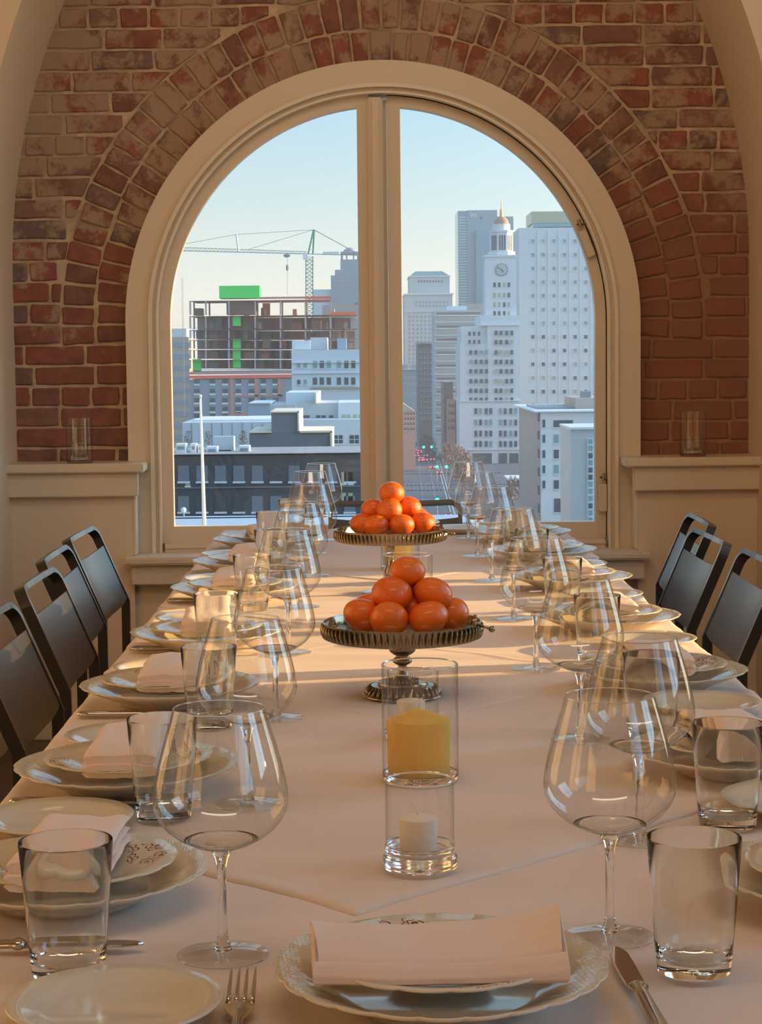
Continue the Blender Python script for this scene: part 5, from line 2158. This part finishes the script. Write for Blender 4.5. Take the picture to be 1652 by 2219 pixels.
# near roof ledge and flagpole
r = empty('roof_terrace', (P(560, 773, 70).x, 70, GZ), label='pale roof terrace edge just below the left window leaf', cat='roof')
part('parapet', 330, 800, 1117, 1122, 0, .5, 'ledge_pale', r, 70)
zt_ = P(560, 1122, 70).z
MB().box(-8, 8, -14, .4, 0, zt_ - GZ).build('deck', M['ledge_pale'], r)
lp = empty('lamp_globe', (P(398, 1105, 69).x, 69, P(398, 1117, 69).z), label='small white globe lamp on the roof terrace edge', cat='lamp')
MB().ball((0, 0, .2), .1, 16, 10).build('globe', M['white_metal'], lp, smooth='all')
MB().tube([(0, 0, -.05), (0, 0, .12)], .03, 8).build('post', M['dark_stone'], lp)
fp = P(443, 1142, 60)
fp0 = P(434.5, 858, 60)
f = empty('flagpole', fp, label='slim sunlit white flagpole in the left window leaf', cat='flagpole')
MB().tube([(0, 0, -2), (0, 0, 0), tuple(fp0 - fp)], [.075, .07, .03], 12).ball(tuple(fp0 - fp), .05).build('pole', M['pole_paint'], f, smooth='all')
MB().tube([(-.02, -.09, 0), tuple(fp0 - fp + Vector((-.02, -.05, -.1)))], .008, 5).build('halyard', M['white_metal'], f)

# --- street: lane lines, cars, signals, trees
SL = .0237


def road_pt(y, off):
    return (SL * y + off, y, GZ)


rd = empty('road', (0, 0, 0), kind='structure')
MB().add([(SL * 500 - 2.4, 500, GZ + .05), (SL * 500 + 28, 500, GZ + .05), (SL * 1500 + 14, 1500, GZ + .05), (SL * 1500 - 2.4, 1500, GZ + .05)], [(0, 1, 2, 3)]).build('carriageway', M['asphalt'], rd)
m = MB()
for off in (4, 8, 16, 20, 24, 28):
    for i in range(70):
        y = 520 + i * 10
        m.add([road_pt(y, off - .12), road_pt(y, off + .12), road_pt(y + 4, off + .12), road_pt(y + 4, off - .12)], [(0, 1, 2, 3)])
for y in (640, 665, 730):
    for i in range(26):
        x = SL * y - 1 + i * 1.4
        m.box(x, x + .6, y, y + 3, GZ, GZ + .1)
m.v = [(x, y, GZ + .12) for x, y, z in m.v]
tag(m.build('lane_marks', M['road_paint'], rd), kind='stuff')
for off in (11.5, 12.5):
    MB().add([(SL * 520 + off, 520, GZ + .1), (SL * 520 + off + .4, 520, GZ + .1), (SL * 1400 + off + .4, 1400, GZ + .1), (SL * 1400 + off, 1400, GZ + .1)], [(0, 1, 2, 3)]).build('centre_line', M['road_paint'], rd)

car = empty('car', (0, 0, 0), label='x', cat='car', group='cars on the street outside')
prof = [(-2.2, .3), (-2.25, .85), (-1.9, 1.0), (-1.4, 1.45), (.5, 1.45), (1.1, 1.0), (2.1, .85), (2.25, .5), (2.2, .3)]
n = len(prof)
MB().add([(-.9, y, z) for y, z in prof] + [(.9, y, z) for y, z in prof], [tuple(range(n)), tuple(range(2 * n - 1, n - 1, -1))] + [(i, (i + 1) % n, n + (i + 1) % n, n + i) for i in range(n)]).build('body', M['car_paint'], car)
for s in (-1, 1):
    MB().box(s * .66 - .27, s * .66 + .27, -2.33, -2.2, .6, 1.0).build('tail_lamp', M['tail'], car)
carw = empty('car', (0, 0, 0), label='x', cat='car', group='cars on the street outside')
MB().add([(-.9, -y, z) for y, z in prof] + [(.9, -y, z) for y, z in prof], [tuple(range(n)), tuple(range(2 * n - 1, n - 1, -1))] + [(i, (i + 1) % n, n + (i + 1) % n, n + i) for i in range(n)]).build('body', M['car_paint'], carw)
for s in (-1, 1):
    MB().box(s * .65 - .15, s * .65 + .15, -2.33, -2.2, .55, .8).build('head_lamp', M['head'], carw)
cars = [(75, 1558), (92, 1582), (112, 1584), (64, 1520), (100, 1560), (62, 1490), (95, 1640), (118, 1642), (145, 1646), (104, 1668), (118, 1684), (140, 1685), (153, 1690), (104, 1702), (130, 1706), (170, 1700),
        (192, 1722), (133, 1722), (162, 1738), (158, 1752), (190, 1750), (215, 1746), (236, 1747), (212, 1798), (235, 1798), (280, 1832), (292, 1826), (340, 2112), (372, 2132), (330, 2135)]
seen = []
lst = []
for (x, y) in cars:
    p = T(*C6(x, y), GZ + .8)
    lst.append((p.y, p.x))
lst.sort()
kept = []
for (y, x) in lst:
    if all(abs(x - a) > 2.1 or abs(y - b) > 5.2 for b, a in kept) and x < SL * y + 12 and y < 950:
        kept.append((y, x))
for i, (y, x) in enumerate(kept):
    lab = 'car with red tail lamps in the street outside, number %d counted from the nearest' % (i + 1)
    nth = ('nearest', 'second', 'third', 'fourth', 'fifth', 'sixth', 'seventh', 'eighth', 'ninth', 'tenth', 'eleventh', 'twelfth', 'thirteenth', 'fourteenth', 'fifteenth', 'sixteenth', 'seventeenth', 'eighteenth', 'nineteenth', 'twentieth')
    lab = 'dark car with red tail lamps, %s in the street queue from its near end' % (nth[i] if i < 20 else 'beyond the twentieth')
    if i == 0:
        car.location = (x, y, GZ + .02)
        car['label'] = lab
    else:
        dup(car, (x, y, GZ + .02), SL * -1, lab, 'queue of red-lamped cars in the street')
car['group'] = 'cars on the street outside'
for i, (x, y) in enumerate(((62, 1750), (92, 1750), (332, 1688), (310, 1662))):
    p = T(*C6(x, y), GZ + .6)
    if i == 0:
        carw.location = (p.x, p.y, GZ + .02)
        carw['label'] = 'oncoming car with white head lamps in the street, leftmost of the four'
    else:
        dup(carw, (p.x, p.y, GZ + .02), 0, 'oncoming car with white head lamps in the street, ' + ('', 'second from the left', 'right one of the far pair', 'left one of the far pair')[i])
for i, (x, y) in enumerate(((178, 1668), (230, 1667), (265, 1798), (327, 1798), (267, 2015))):
    px, py = C6(x, y)
    p = T(px, py, GZ + 5.6)
    lab = ('green traffic light over the far junction, left one', 'green traffic light over the far junction, right one', 'green traffic light over the near junction, left one', 'green traffic light over the near junction, right one', 'nearest green traffic light, above the end chair')[i]
    o = empty('traffic_light', (p.x, p.y, GZ), label=lab, cat='traffic light', group='traffic lights')
    MB().tube([(0, .5, 0), (0, .5, 6.5)], .12, 6).build('pole', M['dark_stone'], o)
    MB().box(-.35, .35, 0, .4, 5.1, 6.5).build('signal_head', M['car_paint'], o)
    MB().ball((0, -.05, 5.6), (.55, .2, .55), 12, 8).build('green_lens', M['green'], o)
for i, (y, x) in enumerate(((690, 36), (702, 37), (714, 36.5), (726, 37), (738, 36.5), (752, 37), (766, 37), (790, 34), (840, 29.5), (862, 28))):
    lab = 'bare brown street tree, %s from the near end of the pavement row' % ('first', 'second', 'third', 'fourth', 'fifth', 'sixth', 'seventh', 'eighth', 'ninth', 'last')[i]
    px = CX + (x - SL * 0) * 0
    p = Vector((x, y, GZ))
    b_ = bush(px, 0, y, 8, 9, lab, 'twigs', 'bare street trees', 'street_tree', 320)
    b_.location = p
for i, (px, py, c) in enumerate(((1192, 1140, 0), (1158, 1112, 0), (1112, 1085, 0))):
    p = T(px, py, GZ)
    bush(px, py, p.y * .93, 5, 7, 'bare tree at the foot of the corner building, %s' % ('nearest', 'middle', 'farthest')[i], 'twigs', 'bare trees by the corner building', 'street_tree', 260)

bpy.context.view_layer.update()
print('bricks', NB[0], 'objects', len(COL.objects))
